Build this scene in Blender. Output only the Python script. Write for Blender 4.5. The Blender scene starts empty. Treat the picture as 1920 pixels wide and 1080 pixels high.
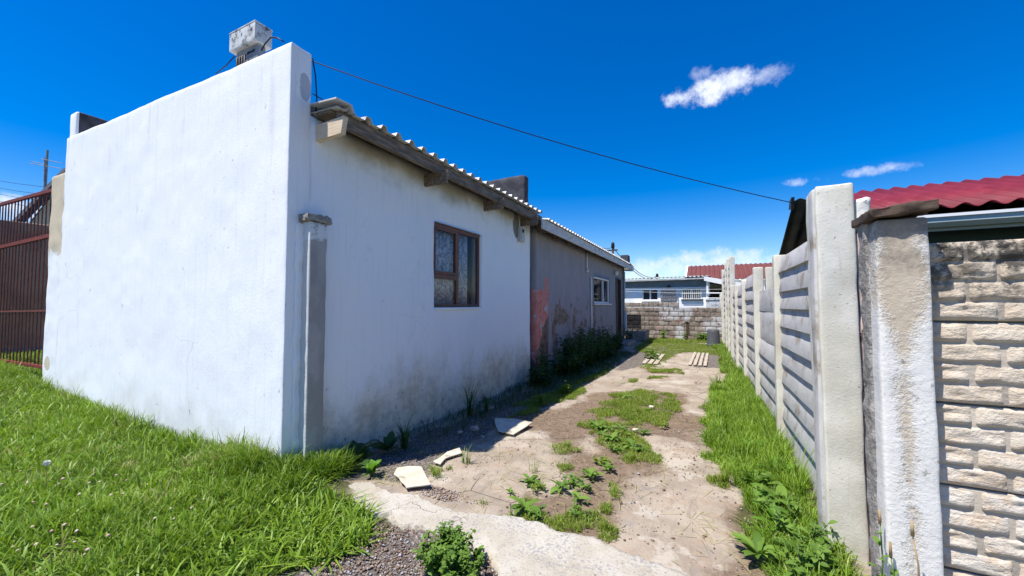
import bpy, math, random
import numpy as np
from mathutils import Vector, Matrix
random.seed(7); rng = np.random.default_rng(11)
S = bpy.context.scene
col = S.collection
R = math.radians

# ------------------------------------------------------------------ camera
FP = 740.0; CH = 1.45
PSI = R(26.667); TH = R(2.476)
cam = bpy.data.cameras.new('camera'); camo = bpy.data.objects.new('camera', cam); col.objects.link(camo)
cam.sensor_width = 36; cam.lens = FP / 1920 * 36; cam.clip_start = 0.05; cam.clip_end = 3000
camo.location = (0, 0, CH); camo.rotation_euler = (math.pi / 2 + TH, 0, PSI)
S.camera = camo
_F = np.array([-math.sin(PSI) * math.cos(TH), math.cos(PSI) * math.cos(TH), math.sin(TH)])
_R = np.array([math.cos(PSI), math.sin(PSI), 0.]); _U = np.cross(_R, _F); _C = np.array([0, 0, CH])
def ray(px, py): return _F * FP + _R * (px - 960) + _U * (540 - py)
def at(px, py, ax, v):
    """point of the world plane (axis ax = v) measured in the photograph at px, py"""
    d = ray(px, py); return _C + (v - _C[ax]) / d[ax] * d
def g(px, py): return at(px, py, 2, 0.0)

# ------------------------------------------------------------------ sun, sky, exposure
SD = Vector((0.66, 1.0, -2.7)).normalized()          # the way the light travels
sun = bpy.data.lights.new('sun', 'SUN'); sun.energy = 4.6; sun.angle = R(0.53); sun.color = (1, 0.955, 0.89)
suno = bpy.data.objects.new('sun', sun); col.objects.link(suno)
suno.rotation_euler = SD.to_track_quat('-Z', 'Y').to_euler()
SE = math.asin(-SD.z); SAZ = math.atan2(-SD.x, -SD.y)
S.view_settings.view_transform = 'Standard'; S.view_settings.look = 'None'
S.view_settings.gamma = 1; S.view_settings.use_curve_mapping = False
S.view_settings.exposure = 0.72

class NT:
    def __init__(s, tree): s.t = tree; s.N = tree.nodes; s.L = tree.links; s._p = None
    def put(s, sock, v):
        if v is None: return
        if hasattr(v, 'links') or isinstance(v, bpy.types.NodeSocket): s.L.new(v, sock)
        elif isinstance(v, (tuple, list)):
            v = tuple(v)
            if len(sock.default_value) == 4 and len(v) == 3: v = v + (1,)
            sock.default_value = v
        else:
            try: sock.default_value = v
            except TypeError: sock.default_value = (v, v, v)
    def pos(s):
        if s._p is None: s._p = s.N.new('ShaderNodeNewGeometry').outputs['Position']
        return s._p
    def xyz(s):
        n = s.N.new('ShaderNodeSeparateXYZ'); s.L.new(s.pos(), n.inputs[0]); return n.outputs
    def m(s, op, a, b=None, c=None, clamp=False):
        n = s.N.new('ShaderNodeMath'); n.operation = op; n.use_clamp = clamp
        s.put(n.inputs[0], a); s.put(n.inputs[1], b); s.put(n.inputs[2], c); return n.outputs[0]
    def vm(s, op, a, b=None):
        n = s.N.new('ShaderNodeVectorMath'); n.operation = op; s.put(n.inputs[0], a); s.put(n.inputs[1], b)
        return n.outputs['Value'] if op in ('DOT_PRODUCT', 'LENGTH') else n.outputs[0]
    def ramp(s, v, a, b, lo=0., hi=1.):
        n = s.N.new('ShaderNodeMapRange'); n.interpolation_type = 'SMOOTHSTEP'
        s.put(n.inputs[0], v); n.inputs[1].default_value = a; n.inputs[2].default_value = b
        n.inputs[3].default_value = lo; n.inputs[4].default_value = hi; return n.outputs[0]
    def noise(s, scale, detail=4, rough=.55, stretch=None, vec=None, dist=0., off=0.):
        v = vec if vec is not None else s.pos()
        if stretch is not None or off:
            n = s.N.new('ShaderNodeMapping'); s.L.new(v, n.inputs[0]); n.inputs['Scale'].default_value = stretch or (1, 1, 1)
            n.inputs['Location'].default_value = (off, off * 1.7, off * .6); v = n.outputs[0]
        n = s.N.new('ShaderNodeTexNoise'); s.L.new(v, n.inputs['Vector'])
        n.inputs['Scale'].default_value = scale; n.inputs['Detail'].default_value = detail
        n.inputs['Roughness'].default_value = rough; n.inputs['Distortion'].default_value = dist
        return n.outputs['Fac']
    def voro(s, scale, feature='F1', vec=None):
        n = s.N.new('ShaderNodeTexVoronoi'); n.feature = feature; s.L.new(vec if vec is not None else s.pos(), n.inputs['Vector'])
        n.inputs['Scale'].default_value = scale; return n.outputs
    def mix(s, f, a, b, mode='MIX'):
        n = s.N.new('ShaderNodeMix'); n.data_type = 'RGBA'; n.blend_type = mode
        s.put(n.inputs[0], f); s.put(n.inputs[6], a); s.put(n.inputs[7], b); return n.outputs[2]
    def attr(s, name):
        n = s.N.new('ShaderNodeAttribute'); n.attribute_name = name; return n.outputs['Fac']
    def rnd(s): return s.N.new('ShaderNodeObjectInfo').outputs['Random']
    def box(s, ax, a, b, soft=.03, vec=None):
        o = s.xyz()[ax] if vec is None else vec
        return s.m('MULTIPLY', s.ramp(o, a - soft, a + soft), s.ramp(o, b + soft, b - soft))

def material(name, fn):
    m = bpy.data.materials.new(name); m.use_nodes = True
    t = NT(m.node_tree); b = m.node_tree.nodes['Principled BSDF']
    r = fn(t)
    t.put(b.inputs['Base Color'], r.get('c'))
    t.put(b.inputs['Roughness'], r.get('r', .85)); t.put(b.inputs['Metallic'], r.get('metal', 0.))
    b.inputs['Specular IOR Level'].default_value = r.get('spec', .25)
    if 'bump' in r:
        n = t.N.new('ShaderNodeBump'); t.put(n.inputs['Height'], r['bump'])
        n.inputs['Strength'].default_value = r.get('bs', .5); n.inputs['Distance'].default_value = r.get('bd', .01)
        t.L.new(n.outputs[0], b.inputs['Normal'])
    if 'alpha' in r: t.put(b.inputs['Alpha'], r['alpha'])
    if 'tr' in r:
        tr = t.N.new('ShaderNodeBsdfTranslucent'); t.put(tr.inputs[0], r['trc'])
        mx = t.N.new('ShaderNodeMixShader'); mx.inputs[0].default_value = r['tr']
        t.L.new(b.outputs[0], mx.inputs[1]); t.L.new(tr.outputs[0], mx.inputs[2])
        t.L.new(mx.outputs[0], m.node_tree.nodes['Material Output'].inputs[0])
    return m

# sky with real cloud directions
W = bpy.data.worlds.new('World'); S.world = W; W.use_nodes = True
t = NT(W.node_tree); bg = W.node_tree.nodes['Background']
sky = t.N.new('ShaderNodeTexSky'); sky.sky_type = 'NISHITA'; sky.sun_disc = False
sky.sun_elevation = SE; sky.sun_rotation = SAZ % (2 * math.pi); sky.air_density = 1.0; sky.dust_density = 0.25; sky.ozone_density = 2.2
hs = t.N.new('ShaderNodeHueSaturation'); hs.inputs['Saturation'].default_value = 1.62; hs.inputs['Value'].default_value = 1.18; hs.inputs['Hue'].default_value = .514
t.L.new(sky.outputs[0], hs.inputs['Color'])
gen = t.N.new('ShaderNodeTexCoord').outputs['Generated']
nz1 = t.noise(11, 6, .6, vec=gen); nz2 = t.noise(34, 8, .7, vec=gen)
nn = t.m('ADD', t.m('MULTIPLY', nz1, 3.4), t.m('MULTIPLY', nz2, 2.6))
mask = None
for (px, py, hw, hh, rot, dens) in [(1332, 170, 74, 23, 14, 1.0), (1374, 156, 54, 25, 8, .95), (1302, 182, 40, 20, 10, .9), (1315, 137, 20, 13, 10, .35), (1412, 150, 52, 18, 18, .5),
                                    (1497, 340, 27, 10, 6, .7), (1541, 337, 22, 9, 2, .7), (1640, 320, 50, 11, 8, .65), 
                                    (1330, 492, 175, 22, 2, .72), (1260, 498, 90, 20, 4, .6), (1480, 488, 200, 18, 2, .6), (1170, 522, 120, 18, 0, .35), (20, 395, 90, 26, 0, .8),
                                    (-300, 420, 260, 40, 0, .6), (2300, 500, 300, 40, 0, .6)]:
    d = Vector(ray(px, py)); L = d.length; d.normalize(); dep = L
    e1 = Vector(_R) * math.cos(R(rot)) + Vector(_U) * math.sin(R(rot)); e1 = (e1 - d * e1.dot(d)).normalized(); e2 = d.cross(e1)
    u = t.m('DIVIDE', t.vm('DOT_PRODUCT', gen, tuple(e1)), hw / dep * 1.15)
    v = t.m('DIVIDE', t.vm('DOT_PRODUCT', gen, tuple(e2)), hh / dep * 1.2)
    rr = t.m('ADD', t.m('MULTIPLY', u, u), t.m('MULTIPLY', v, v))
    rr = t.m('ADD', rr, nn)
    k = t.m('MULTIPLY', t.ramp(rr, 3.9, 2.5), dens)
    k = t.m('MULTIPLY', k, t.m('GREATER_THAN', t.vm('DOT_PRODUCT', gen, tuple(d)), 0))
    mask = k if mask is None else t.m('MAXIMUM', mask, k)
t.L.new(t.mix(mask, hs.outputs[0], (7.0, 7.4, 8.5)), bg.inputs[0])
bg.inputs[1].default_value = 0.088

# ------------------------------------------------------------------ noise on arrays
def _hash(i, j, k, seed):
    h = (i * 374761393 + j * 668265263 + k * 2147483647 + seed * 974634777) & 0xffffffff
    h = ((h ^ (h >> 13)) * 1274126177) & 0xffffffff
    return ((h ^ (h >> 16)) & 0xffff) / 65535.0
def vnoise(p, scale, seed=0):
    p = np.asarray(p, float) * scale; i = np.floor(p).astype(np.int64); f = p - i; f = f * f * (3 - 2 * f)
    r = 0
    for a in (0, 1):
        for b in (0, 1):
            for c in (0, 1):
                w = (f[:, 0] if a else 1 - f[:, 0]) * (f[:, 1] if b else 1 - f[:, 1]) * (f[:, 2] if c else 1 - f[:, 2])
                r = r + w * _hash(i[:, 0] + a, i[:, 1] + b, i[:, 2] + c, seed)
    return r * 2 - 1
def fbm(p, scale, oct=3, seed=0):
    r = 0; a = 1
    for o in range(oct): r = r + a * vnoise(p, scale * 2 ** o, seed + o * 7); a *= .5
    return r
def fbm2(x, y, scale, oct=3, seed=0):
    return fbm(np.stack([np.ravel(x), np.ravel(y), np.zeros(np.size(x))], 1), scale, oct, seed)

# ------------------------------------------------------------------ object helpers
def link(o, parent=None):
    col.objects.link(o)
    if parent is not None: o.parent = parent
    return o
def mesh(name, V, Fc, mat=None, smooth=False):
    me = bpy.data.meshes.new(name); me.from_pydata([tuple(map(float, v)) for v in V], [], [tuple(int(i) for i in f) for f in Fc]); 
    if mat is not None: me.materials.append(mat)
    if smooth: me.polygons.foreach_set('use_smooth', [True] * len(me.polygons))
    me.update(); return me
def big_mesh(name, V, F3=None, F4=None, mat=None, smooth=False, tint=None):
    """fast mesh from arrays of triangles and quads"""
    me = bpy.data.meshes.new(name)
    F3 = np.zeros((0, 3), int) if F3 is None else F3; F4 = np.zeros((0, 4), int) if F4 is None else F4
    n3, n4 = len(F3), len(F4)
    me.vertices.add(len(V)); me.vertices.foreach_set('co', np.asarray(V, np.float32).ravel())
    me.loops.add(n3 * 3 + n4 * 4); me.loops.foreach_set('vertex_index', np.concatenate([F4.ravel(), F3.ravel()]).astype(np.int32))
    me.polygons.add(n3 + n4)
    st = np.concatenate([np.arange(n4) * 4, n4 * 4 + np.arange(n3) * 3]).astype(np.int32)
    me.polygons.foreach_set('loop_start', st)
    if mat is not None: me.materials.append(mat)
    me.update(calc_edges=True); me.validate()
    if smooth: me.polygons.foreach_set('use_smooth', np.ones(n3 + n4, bool))
    if tint is not None:
        for nm, arr in tint.items():
            a = me.attributes.new(nm, 'FLOAT', 'POINT'); a.data.foreach_set('value', np.asarray(arr, np.float32))
    return me
def ob(name, me, parent=None, loc=None):
    o = bpy.data.objects.new(name, me)
    if loc is not None: o.location = loc
    return link(o, parent)
def tag(o, label=None, cat=None, group=None, kind=None):
    if label: o['label'] = label
    if cat: o['category'] = cat
    if group: o['group'] = group
    if kind: o['kind'] = kind
    return o
def empty(name, loc, label, cat, group=None, rz=0):
    o = bpy.data.objects.new(name, None); o.location = loc; o.rotation_euler = (0, 0, rz); o.empty_display_size = .1
    link(o); return tag(o, label, cat, group)
def local(me, loc):
    """shift mesh data built in world space so that it sits under a parent at loc"""
    n = len(me.vertices); a = np.empty(n * 3, np.float32); me.vertices.foreach_get('co', a)
    a = a.reshape(-1, 3) - np.array(loc, np.float32); me.vertices.foreach_set('co', a.ravel()); me.update(); return me

class MB:
    def __init__(s): s.V = []; s.F = []
    def add(s, V, Fc):
        b = len(s.V); s.V += [tuple(v) for v in V]; s.F += [tuple(i + b for i in f) for f in Fc]; return s
    def box(s, x0, x1, y0, y1, z0, z1):
        return s.add([(x0, y0, z0), (x1, y0, z0), (x1, y1, z0), (x0, y1, z0), (x0, y0, z1), (x1, y0, z1), (x1, y1, z1), (x0, y1, z1)],
                     [(0, 3, 2, 1), (4, 5, 6, 7), (0, 1, 5, 4), (1, 2, 6, 5), (2, 3, 7, 6), (3, 0, 4, 7)])
    def prism(s, poly, d):
        """poly: list of 3D points (planar), extruded by vector d"""
        n = len(poly); P = [Vector(p) for p in poly]; d = Vector(d)
        return s.add([tuple(p) for p in P] + [tuple(p + d) for p in P],
                     [tuple(range(n))[::-1], tuple(range(n, 2 * n))] + [(i, (i + 1) % n, n + (i + 1) % n, n + i) for i in range(n)])
    def tube(s, pts, r, n=8, r1=None):
        P = [Vector(p) for p in pts]; V = []; m = len(P)
        for i, p in enumerate(P):
            d = (P[min(i + 1, m - 1)] - P[max(i - 1, 0)]).normalized()
            a = Vector((0, 0, 1)) if abs(d.z) < .9 else Vector((1, 0, 0))
            e = d.cross(a).normalized(); f = d.cross(e); rr = r if r1 is None else r + (r1 - r) * i / (m - 1)
            for k in range(n):
                an = 2 * math.pi * k / n; V.append(p + (e * math.cos(an) + f * math.sin(an)) * rr)
        Fc = [(i * n + k, i * n + (k + 1) % n, (i + 1) * n + (k + 1) % n, (i + 1) * n + k) for i in range(m - 1) for k in range(n)]
        Fc += [tuple(range(n))[::-1], tuple(range((m - 1) * n, m * n))]
        return s.add(V, Fc)
    def lathe(s, prof, c, n=20):
        V = []; 
        for (r, z) in prof:
            for k in range(n): a = 2 * math.pi * k / n; V.append((c[0] + r * math.cos(a), c[1] + r * math.sin(a), c[2] + z))
        m = len(prof)
        Fc = [(i * n + k, i * n + (k + 1) % n, (i + 1) * n + (k + 1) % n, (i + 1) * n + k) for i in range(m - 1) for k in range(n)]
        Fc += [tuple(range(n))[::-1], tuple(range((m - 1) * n, m * n))]
        return s.add(V, Fc)
    def build(s, name, mat, parent=None, smooth=False, bevel=0, rel=True):
        me = mesh(name, s.V, s.F, mat, smooth)
        if parent is not None and rel: local(me, parent.location)
        o = ob(name, me, parent)
        if bevel:
            b = o.modifiers.new('b', 'BEVEL'); b.width = bevel; b.segments = 2; b.limit_method = 'ANGLE'
        return o

def rough_box(x0, x1, y0, y1, z0, z1, res=.08, amp=.006, rad=.015, freq=5, seed=0, deform=None, oct=3):
    """closed box with subdivided, lumpy faces and worn round edges"""
    lo = np.array([x0, y0, z0], float); hi = np.array([x1, y1, z1], float); V = []; Q = []; base = 0
    n = np.maximum(1, np.round((hi - lo) / res).astype(int)); n = np.minimum(n, 260)
    rad = min(rad, (hi - lo).min() / 2.2)
    def line(a):
        L = np.linspace(lo[a], hi[a], n[a] + 1)
        return np.unique(np.concatenate([L, [lo[a] + rad, hi[a] - rad, lo[a] + rad * .35, hi[a] - rad * .35]]))
    for ax in range(3):
        a, b = (ax + 1) % 3, (ax + 2) % 3; u = line(a); v = line(b); Ug, Vg = np.meshgrid(u, v, indexing='ij')
        for side in (0, 1):
            P = np.zeros(Ug.shape + (3,)); P[..., ax] = (lo, hi)[side][ax]; P[..., a] = Ug; P[..., b] = Vg
            idx = base + np.arange(Ug.size).reshape(Ug.shape); V.append(P.reshape(-1, 3)); base += Ug.size
            q = np.stack([idx[:-1, :-1], idx[1:, :-1], idx[1:, 1:], idx[:-1, 1:]], -1).reshape(-1, 4)
            Q.append(q if side else q[:, ::-1])
    V = np.concatenate(V); Q = np.concatenate(Q)
    key = np.round(V * 20000).astype(np.int64); _, first, inv = np.unique(key, axis=0, return_index=True, return_inverse=True)
    V = V[first]; Q = inv.ravel()[Q]
    inner = np.clip(V, lo + rad, hi - rad); d = V - inner; L = np.linalg.norm(d, axis=1, keepdims=True); nrm = d / np.maximum(L, 1e-9)
    V = inner + nrm * rad
    V = V + nrm * (fbm(V + seed * 3.7, freq, oct, seed) * amp)[:, None]
    if deform is not None: V = deform(V)
    return V, Q
def rough(name, mat, parent, *a, **k):
    V, Q = rough_box(*a, **k); me = big_mesh(name, V, None, Q, mat, True)
    if parent is not None: local(me, parent.location)
    return ob(name, me, parent)

def wall_sheet(name, mat, parent, ax, c, sgn, u0, u1, z0, z1, holes=(), thick=.2, res=.09, amp=.006, seed=0, ztop=None):
    """a wall whose outer face lies on axis ax = c facing sgn; holes = [(u0,u1,z0,z1)]; real thickness and reveals"""
    ub = 1 - ax
    def lines(a, b, extra):
        L = list(np.linspace(a, b, max(2, int((b - a) / res) + 1)))
        L = [x for x in L if all(abs(x - e) > res * .4 for e in extra)] + [e for e in extra if a < e < b]
        if L[0] != a: L.append(a)
        return np.unique(np.array(L + [a, b]))
    us = lines(u0, u1, [h[i] for h in holes for i in (0, 1)]); zs = lines(z0, z1, [h[i] for h in holes for i in (2, 3)])
    Ug, Zg = np.meshgrid(us, zs, indexing='ij')
    P = np.zeros(Ug.shape + (3,)); P[..., ub] = Ug; P[..., 2] = Zg; P[..., ax] = c
    P = P.reshape(-1, 3); P[:, ax] += sgn * fbm(P + seed, 3.5, 4, seed) * amp
    B = P.copy(); B[:, ax] = c - sgn * thick
    V = np.concatenate([P, B]); N = len(P); idx = np.arange(N).reshape(Ug.shape)
    solid = np.ones((len(us) - 1, len(zs) - 1), bool)
    for h in holes:
        uc = (us[:-1] + us[1:]) / 2; zc = (zs[:-1] + zs[1:]) / 2
        solid &= ~(((uc > h[0]) & (uc < h[1]))[:, None] & ((zc > h[2]) & (zc < h[3]))[None, :])
    i, j = np.nonzero(solid)
    q = np.stack([idx[i, j], idx[i + 1, j], idx[i + 1, j + 1], idx[i, j + 1]], -1)
    Q = [q, (q + N)[:, ::-1]]
    pad = np.zeros((solid.shape[0] + 2, solid.shape[1] + 2), bool); pad[1:-1, 1:-1] = solid
    for di, dj, e in ((-1, 0, ((0, 0), (0, 1))), (1, 0, ((1, 0), (1, 1))), (0, -1, ((0, 0), (1, 0))), (0, 1, ((0, 1), (1, 1)))):
        nb = pad[1 + di:pad.shape[0] - 1 + di, 1 + dj:pad.shape[1] - 1 + dj]
        i, j = np.nonzero(solid & ~nb)
        a = idx[i + e[0][0], j + e[0][1]]; b = idx[i + e[1][0], j + e[1][1]]
        Q.append(np.stack([a, b, b + N, a + N], -1))
    Q = np.concatenate(Q); me = big_mesh(name, V, None, Q, mat, False)
    if parent is not None: local(me, parent.location)
    return ob(name, me, parent)

def corrugated(name, mat, parent, p0, along, up, pitch, depth, kind='trap', thick=.004, seg=3, wob=.0):
    """ribbed sheet: starts at p0, ribs repeat along 'along', each rib runs along 'up'"""
    p0 = Vector(p0); al = Vector(along); up = Vector(up); L = al.length; al.normalize(); nrm = al.cross(up).normalized()
    if nrm.z < 0: nrm = -nrm
    if kind == 'trap': prof = [(0, 0), (.50, 0), (.62, 1), (.86, 1), (.98, 0)]
    else: prof = [(k / 10, .5 - .5 * math.cos(2 * math.pi * k / 10)) for k in range(10)]
    pts = []; n = int(L / pitch)
    for i in range(n + 1):
        for (a, h) in prof:
            s = (i + a) * pitch
            if s <= L: pts.append((s, h * depth))
    V = []; m = len(pts)
    for layer in (0, 1):
        for k in range(seg + 1):
            for (s, h) in pts:
                w = wob * math.sin(s * 2.3 + k) 
                V.append(p0 + al * s + up * (k / seg) + nrm * (h + w - layer * thick))
    Fc = []; LN = (seg + 1) * m
    for k in range(seg):
        for i in range(m - 1):
            a = k * m + i; Fc.append((a, a + 1, a + m + 1, a + m)); Fc.append((LN + a, LN + a + m, LN + a + m + 1, LN + a + 1))
    for i in range(m - 1):
        Fc.append((i, LN + i, LN + i + 1, i + 1)); a = seg * m + i; Fc.append((a, a + 1, LN + a + 1, LN + a))
    for k in range(seg):
        a = k * m; Fc.append((a, a + m, LN + a + m, LN + a)); a = k * m + m - 1; Fc.append((a, LN + a, LN + a + m, a + m))
    b = MB(); b.add(V, Fc); return b.build(name, mat, parent, smooth=(kind != 'trap'))

# ------------------------------------------------------------------ materials
def f_plaster(t):
    x, y, z = t.xyz()
    big = t.noise(.9, 3); streak = t.noise(4.5, 6, .65, (7, 7, .3)); fine = t.noise(60, 4, .6); med = t.noise(9, 5, .6)
    c = t.mix(t.ramp(streak, .50, .68, 0, .26), (.80, .815, .84), (.62, .645, .69))
    c = t.mix(t.ramp(big, .5, .70, 0, .22), c, (.68, .71, .76))
    front = t.m('LESS_THAN', y, 2.27)
    side = t.m('SUBTRACT', 1, front)
    # damp and dirt rising from the ground
    h = t.m('ADD', z, t.m('MULTIPLY', t.m('SUBTRACT', t.noise(2.3, 5, .65, (1, 1, .6)), .5), 1.35))
    damp = t.ramp(h, .92, .15)
    dirt = t.mix(t.ramp(t.noise(7, 6, .7), .40, .62), (.60, .54, .38), (.36, .31, .21))
    c = t.mix(t.m('MULTIPLY', t.m('MULTIPLY', damp, side), .78), c, dirt)
    c = t.mix(t.m('MULTIPLY', t.m('MULTIPLY', t.ramp(h, .60, .1), front), .45), c, (.55, .53, .48))
    sp = t.m('MULTIPLY', t.ramp(t.noise(16, 3, .6, off=4), .64, .72), t.ramp(z, 1.0, .1))
    c = t.mix(t.m('MULTIPLY', sp, t.m('MULTIPLY', side, .85)), c, (.12, .10, .075))
    # grime below the eaves
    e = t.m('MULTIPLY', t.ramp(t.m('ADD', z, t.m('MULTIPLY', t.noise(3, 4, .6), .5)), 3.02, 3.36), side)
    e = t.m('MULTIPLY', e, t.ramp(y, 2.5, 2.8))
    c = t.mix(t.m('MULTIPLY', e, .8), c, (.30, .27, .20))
    # small scratches and chips
    ch = t.ramp(t.noise(15, 4, .7, (1, 1, .35), off=9), .69, .73)
    c = t.mix(t.m('MULTIPLY', ch, .75), c, (.30, .30, .31))
    ch2 = t.ramp(t.noise(5.5, 6, .75, (1, 1, .8), off=2), .655, .70)
    c = t.mix(t.m('MULTIPLY', ch2, .45), c, (.45, .46, .48))
    hair = t.voro(1.3, 'DISTANCE_TO_EDGE', t.vm('ADD', t.pos(), t.vm('MULTIPLY', t.N.new('ShaderNodeTexNoise').outputs['Color'], (.6, .6, .6))))['Distance']
    cr = t.m('MULTIPLY', t.ramp(hair, .006, .001), t.ramp(t.noise(.9, 2, off=7), .60, .66))
    c = t.mix(t.m('MULTIPLY', cr, .3), c, (.4, .4, .4))
    drip = t.m('MULTIPLY', t.ramp(t.noise(9, 5, .65, (1, 1, .07), off=13), .56, .68), t.ramp(z, 2.2, 3.75))
    c = t.mix(t.m('MULTIPLY', t.m('MULTIPLY', drip, front), .38), c, (.50, .51, .52))
    scuff = t.m('MULTIPLY', t.ramp(t.noise(2.1, 7, .78, off=17), .60, .68), .4)
    c = t.mix(scuff, c, (.60, .60, .59))
    # unpainted render, patched by hand: left end and the two grey trowel marks
    lp = t.m('MULTIPLY', t.m('MULTIPLY', t.m('LESS_THAN', x, t.m('ADD', -8.13, t.m('MULTIPLY', t.m('SUBTRACT', t.noise(5, 4), .5), .12))), t.ramp(t.m('ADD', z, t.m('MULTIPLY', med, .5)), 2.38, 2.52)), front)
    c = t.mix(lp, c, t.mix(med, (.48, .40, .28), (.62, .55, .42)))
    def blot(cy, cz, ry, rz, cx=None):
        ww = t.m('MULTIPLY', t.m('SUBTRACT', med, .5), 1.5)
        a = t.m('DIVIDE', t.m('SUBTRACT', x if cx is not None else y, cx if cx is not None else cy), ry); b = t.m('DIVIDE', t.m('SUBTRACT', z, cz), rz)
        return t.ramp(t.m('ADD', t.m('ADD', t.m('MULTIPLY', a, a), t.m('MULTIPLY', b, b)), ww), 1.05, .9)
    c = t.mix(t.m('MULTIPLY', blot(2.22, 3.36, .055, .13), .8), c, (.36, .38, .43))
    c = t.mix(t.m('MULTIPLY', t.m('MULTIPLY', blot(0, .62, .10, .10, -8.45), front), .8), c, (.50, .42, .27))
    c = t.mix(t.m('MULTIPLY', t.m('MULTIPLY', blot(6.45, 2.92, .12, .24), side), .9), c, (.16, .15, .13))
    bmp = t.m('ADD', t.m('MULTIPLY', fine, .25), t.m('ADD', t.m('MULTIPLY', med, .2), t.m('ADD', t.m('MULTIPLY', t.noise(22, 5, .75, (1, 1, .35)), .6), t.m('MULTIPLY', ch, -.7))))
    return dict(c=c, r=.8, bump=bmp, bs=.6, bd=.010, spec=.2)
M_white = material('white_plaster', f_plaster)

def f_grey(t):
    x, y, z = t.xyz(); med = t.noise(6, 5, .65); st = t.noise(2.0, 5, .6, (1.6, 1.6, .7)); edge = t.m('MULTIPLY', t.m('SUBTRACT', med, .5), .55)
    c = t.mix(t.ramp(st, .35, .7), (.27, .25, .265), (.31, .29, .30))
    c = t.mix(t.m('MULTIPLY', t.ramp(t.m('ADD', z, t.m('MULTIPLY', st, 1.5)), 1.6, .7), .5), c, (.38, .34, .31))
    # old salmon coat next to the white house
    s1 = t.m('MULTIPLY', t.ramp(t.m('ADD', y, t.m('MULTIPLY', edge, .35)), 7.96, 7.92), t.ramp(t.m('ADD', z, t.m('MULTIPLY', edge, .5)), 1.78, 1.74))
    s2 = t.m('MULTIPLY', t.box(1, 7.76, 7.97, .02), t.ramp(z, 2.05, 2.02))
    s = t.m('MAXIMUM', s1, s2)
    salm = t.mix(t.ramp(t.noise(9, 4, .6), .4, .65), (.60, .235, .19), (.50, .16, .13))
    salm = t.mix(t.ramp(t.noise(4, 4, .6, off=3), .60, .63), salm, (.42, .40, .42))
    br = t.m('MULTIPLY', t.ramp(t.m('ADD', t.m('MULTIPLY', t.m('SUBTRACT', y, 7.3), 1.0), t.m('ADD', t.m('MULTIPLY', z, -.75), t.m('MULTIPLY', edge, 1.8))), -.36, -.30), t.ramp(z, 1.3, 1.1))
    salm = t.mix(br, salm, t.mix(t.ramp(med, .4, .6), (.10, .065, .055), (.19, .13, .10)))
    c = t.mix(s, c, salm)
    # peeling to brown mortar
    pl = t.m('MULTIPLY', t.ramp(t.noise(1.7, 6, .72, (1, 1.0, 1), off=2.6), .535, .55), t.m('MULTIPLY', t.ramp(z, 1.75, 1.45), t.ramp(y, 8.1, 8.4)))
    pl = t.m('MULTIPLY', pl, t.ramp(y, 13.2, 12.2))
    wob = t.m('MULTIPLY', t.m('SUBTRACT', t.noise(4.5, 6, .75, off=6), .5), 5.5)
    for (cy, cz, ry, rz) in ((8.75, 1.18, .50, .24), (9.75, 1.0, .14, .26), (9.35, 1.15, .06, .15), (10.45, .75, .22, .24), (11.6, .55, .12, .28), (8.3, .9, .1, .3)):
        a = t.m('DIVIDE', t.m('SUBTRACT', y, cy), ry); b = t.m('DIVIDE', t.m('SUBTRACT', z, cz), rz)
        pl = t.m('MAXIMUM', pl, t.ramp(t.m('ADD', t.m('ADD', t.m('MULTIPLY', a, a), t.m('MULTIPLY', b, b)), wob), 1.0, .85))
    c = t.mix(t.m('MULTIPLY', pl, .9), c, t.mix(t.ramp(med, .35, .65), (.10, .070, .045), (.30, .215, .15)))
    c = t.mix(t.m('MULTIPLY', t.ramp(t.noise(24, 3, .6, off=5), .70, .74), .7), c, (.08, .07, .07))
    return dict(c=c, r=.8, bump=t.m('ADD', t.m('SUBTRACT', t.m('MULTIPLY', t.noise(30, 5, .7), .6), pl), med), bs=.6, bd=.012)
M_grey = material('grey_plaster', f_grey)

def simple(name, c1, c2=None, scale=8, r=.8, bs=.4, bd=.005, metal=0, spec=.25, stretch=None, lo=.4, hi=.62, dirt=None, dscale=5, dlo=.58, dhi=.7, fine=60):
    def f(t):
        n = t.noise(scale, 5, .6, stretch)
        c = c1 if c2 is None else t.mix(t.ramp(n, lo, hi), c1, c2)
        if dirt: c = t.mix(t.ramp(t.noise(dscale, 6, .7, off=5), dlo, dhi), c, dirt)
        return dict(c=c, r=r, metal=metal, spec=spec, bump=t.m('ADD', n, t.m('MULTIPLY', t.noise(fine, 4, .6, stretch), .7)), bs=bs, bd=bd)
    return material(name, f)
M_bitumen = simple('bitumen_coat', (.035, .036, .042), (.065, .065, .075), 7, .75, .8, .01)
M_wood = simple('weathered_timber', (.13, .10, .078), (.25, .195, .15), 7, .8, .5, .004, stretch=(5, .6, 5), dirt=(.08, .065, .055), dscale=6)
M_woodpale = simple('pale_timber', (.60, .47, .33), (.70, .58, .43), 9, .75, .4, .003, stretch=(.5, 4, 9))
M_sheet = simple('weathered_roof_sheet', (.50, .49, .48), (.64, .63, .62), 5, .55, .2, .003, dirt=(.25, .22, .20), dscale=9, dlo=.62, dhi=.75)
M_red = simple('red_roof_paint', (.155, .014, .026), (.20, .020, .033), 2.5, .6, .15, .002, spec=.2, dirt=(.28, .12, .12), dscale=9, dlo=.60, dhi=.78)
M_darkunder = simple('dark_sheet', (.03, .035, .033), (.05, .055, .05), 6, .6, .2, .002)
M_fascia = simple('peeling_white_board', (.62, .60, .58), (.48, .47, .46), 6, .7, .5, .004, stretch=(5, .8, 3), dirt=(.10, .08, .07), dscale=7, dlo=.60, dhi=.63)
M_frame = simple('brown_window_varnish', (.11, .040, .022), (.17, .065, .035), 12, .5, .4, .002, stretch=(3, 3, .6), spec=.4)
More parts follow.
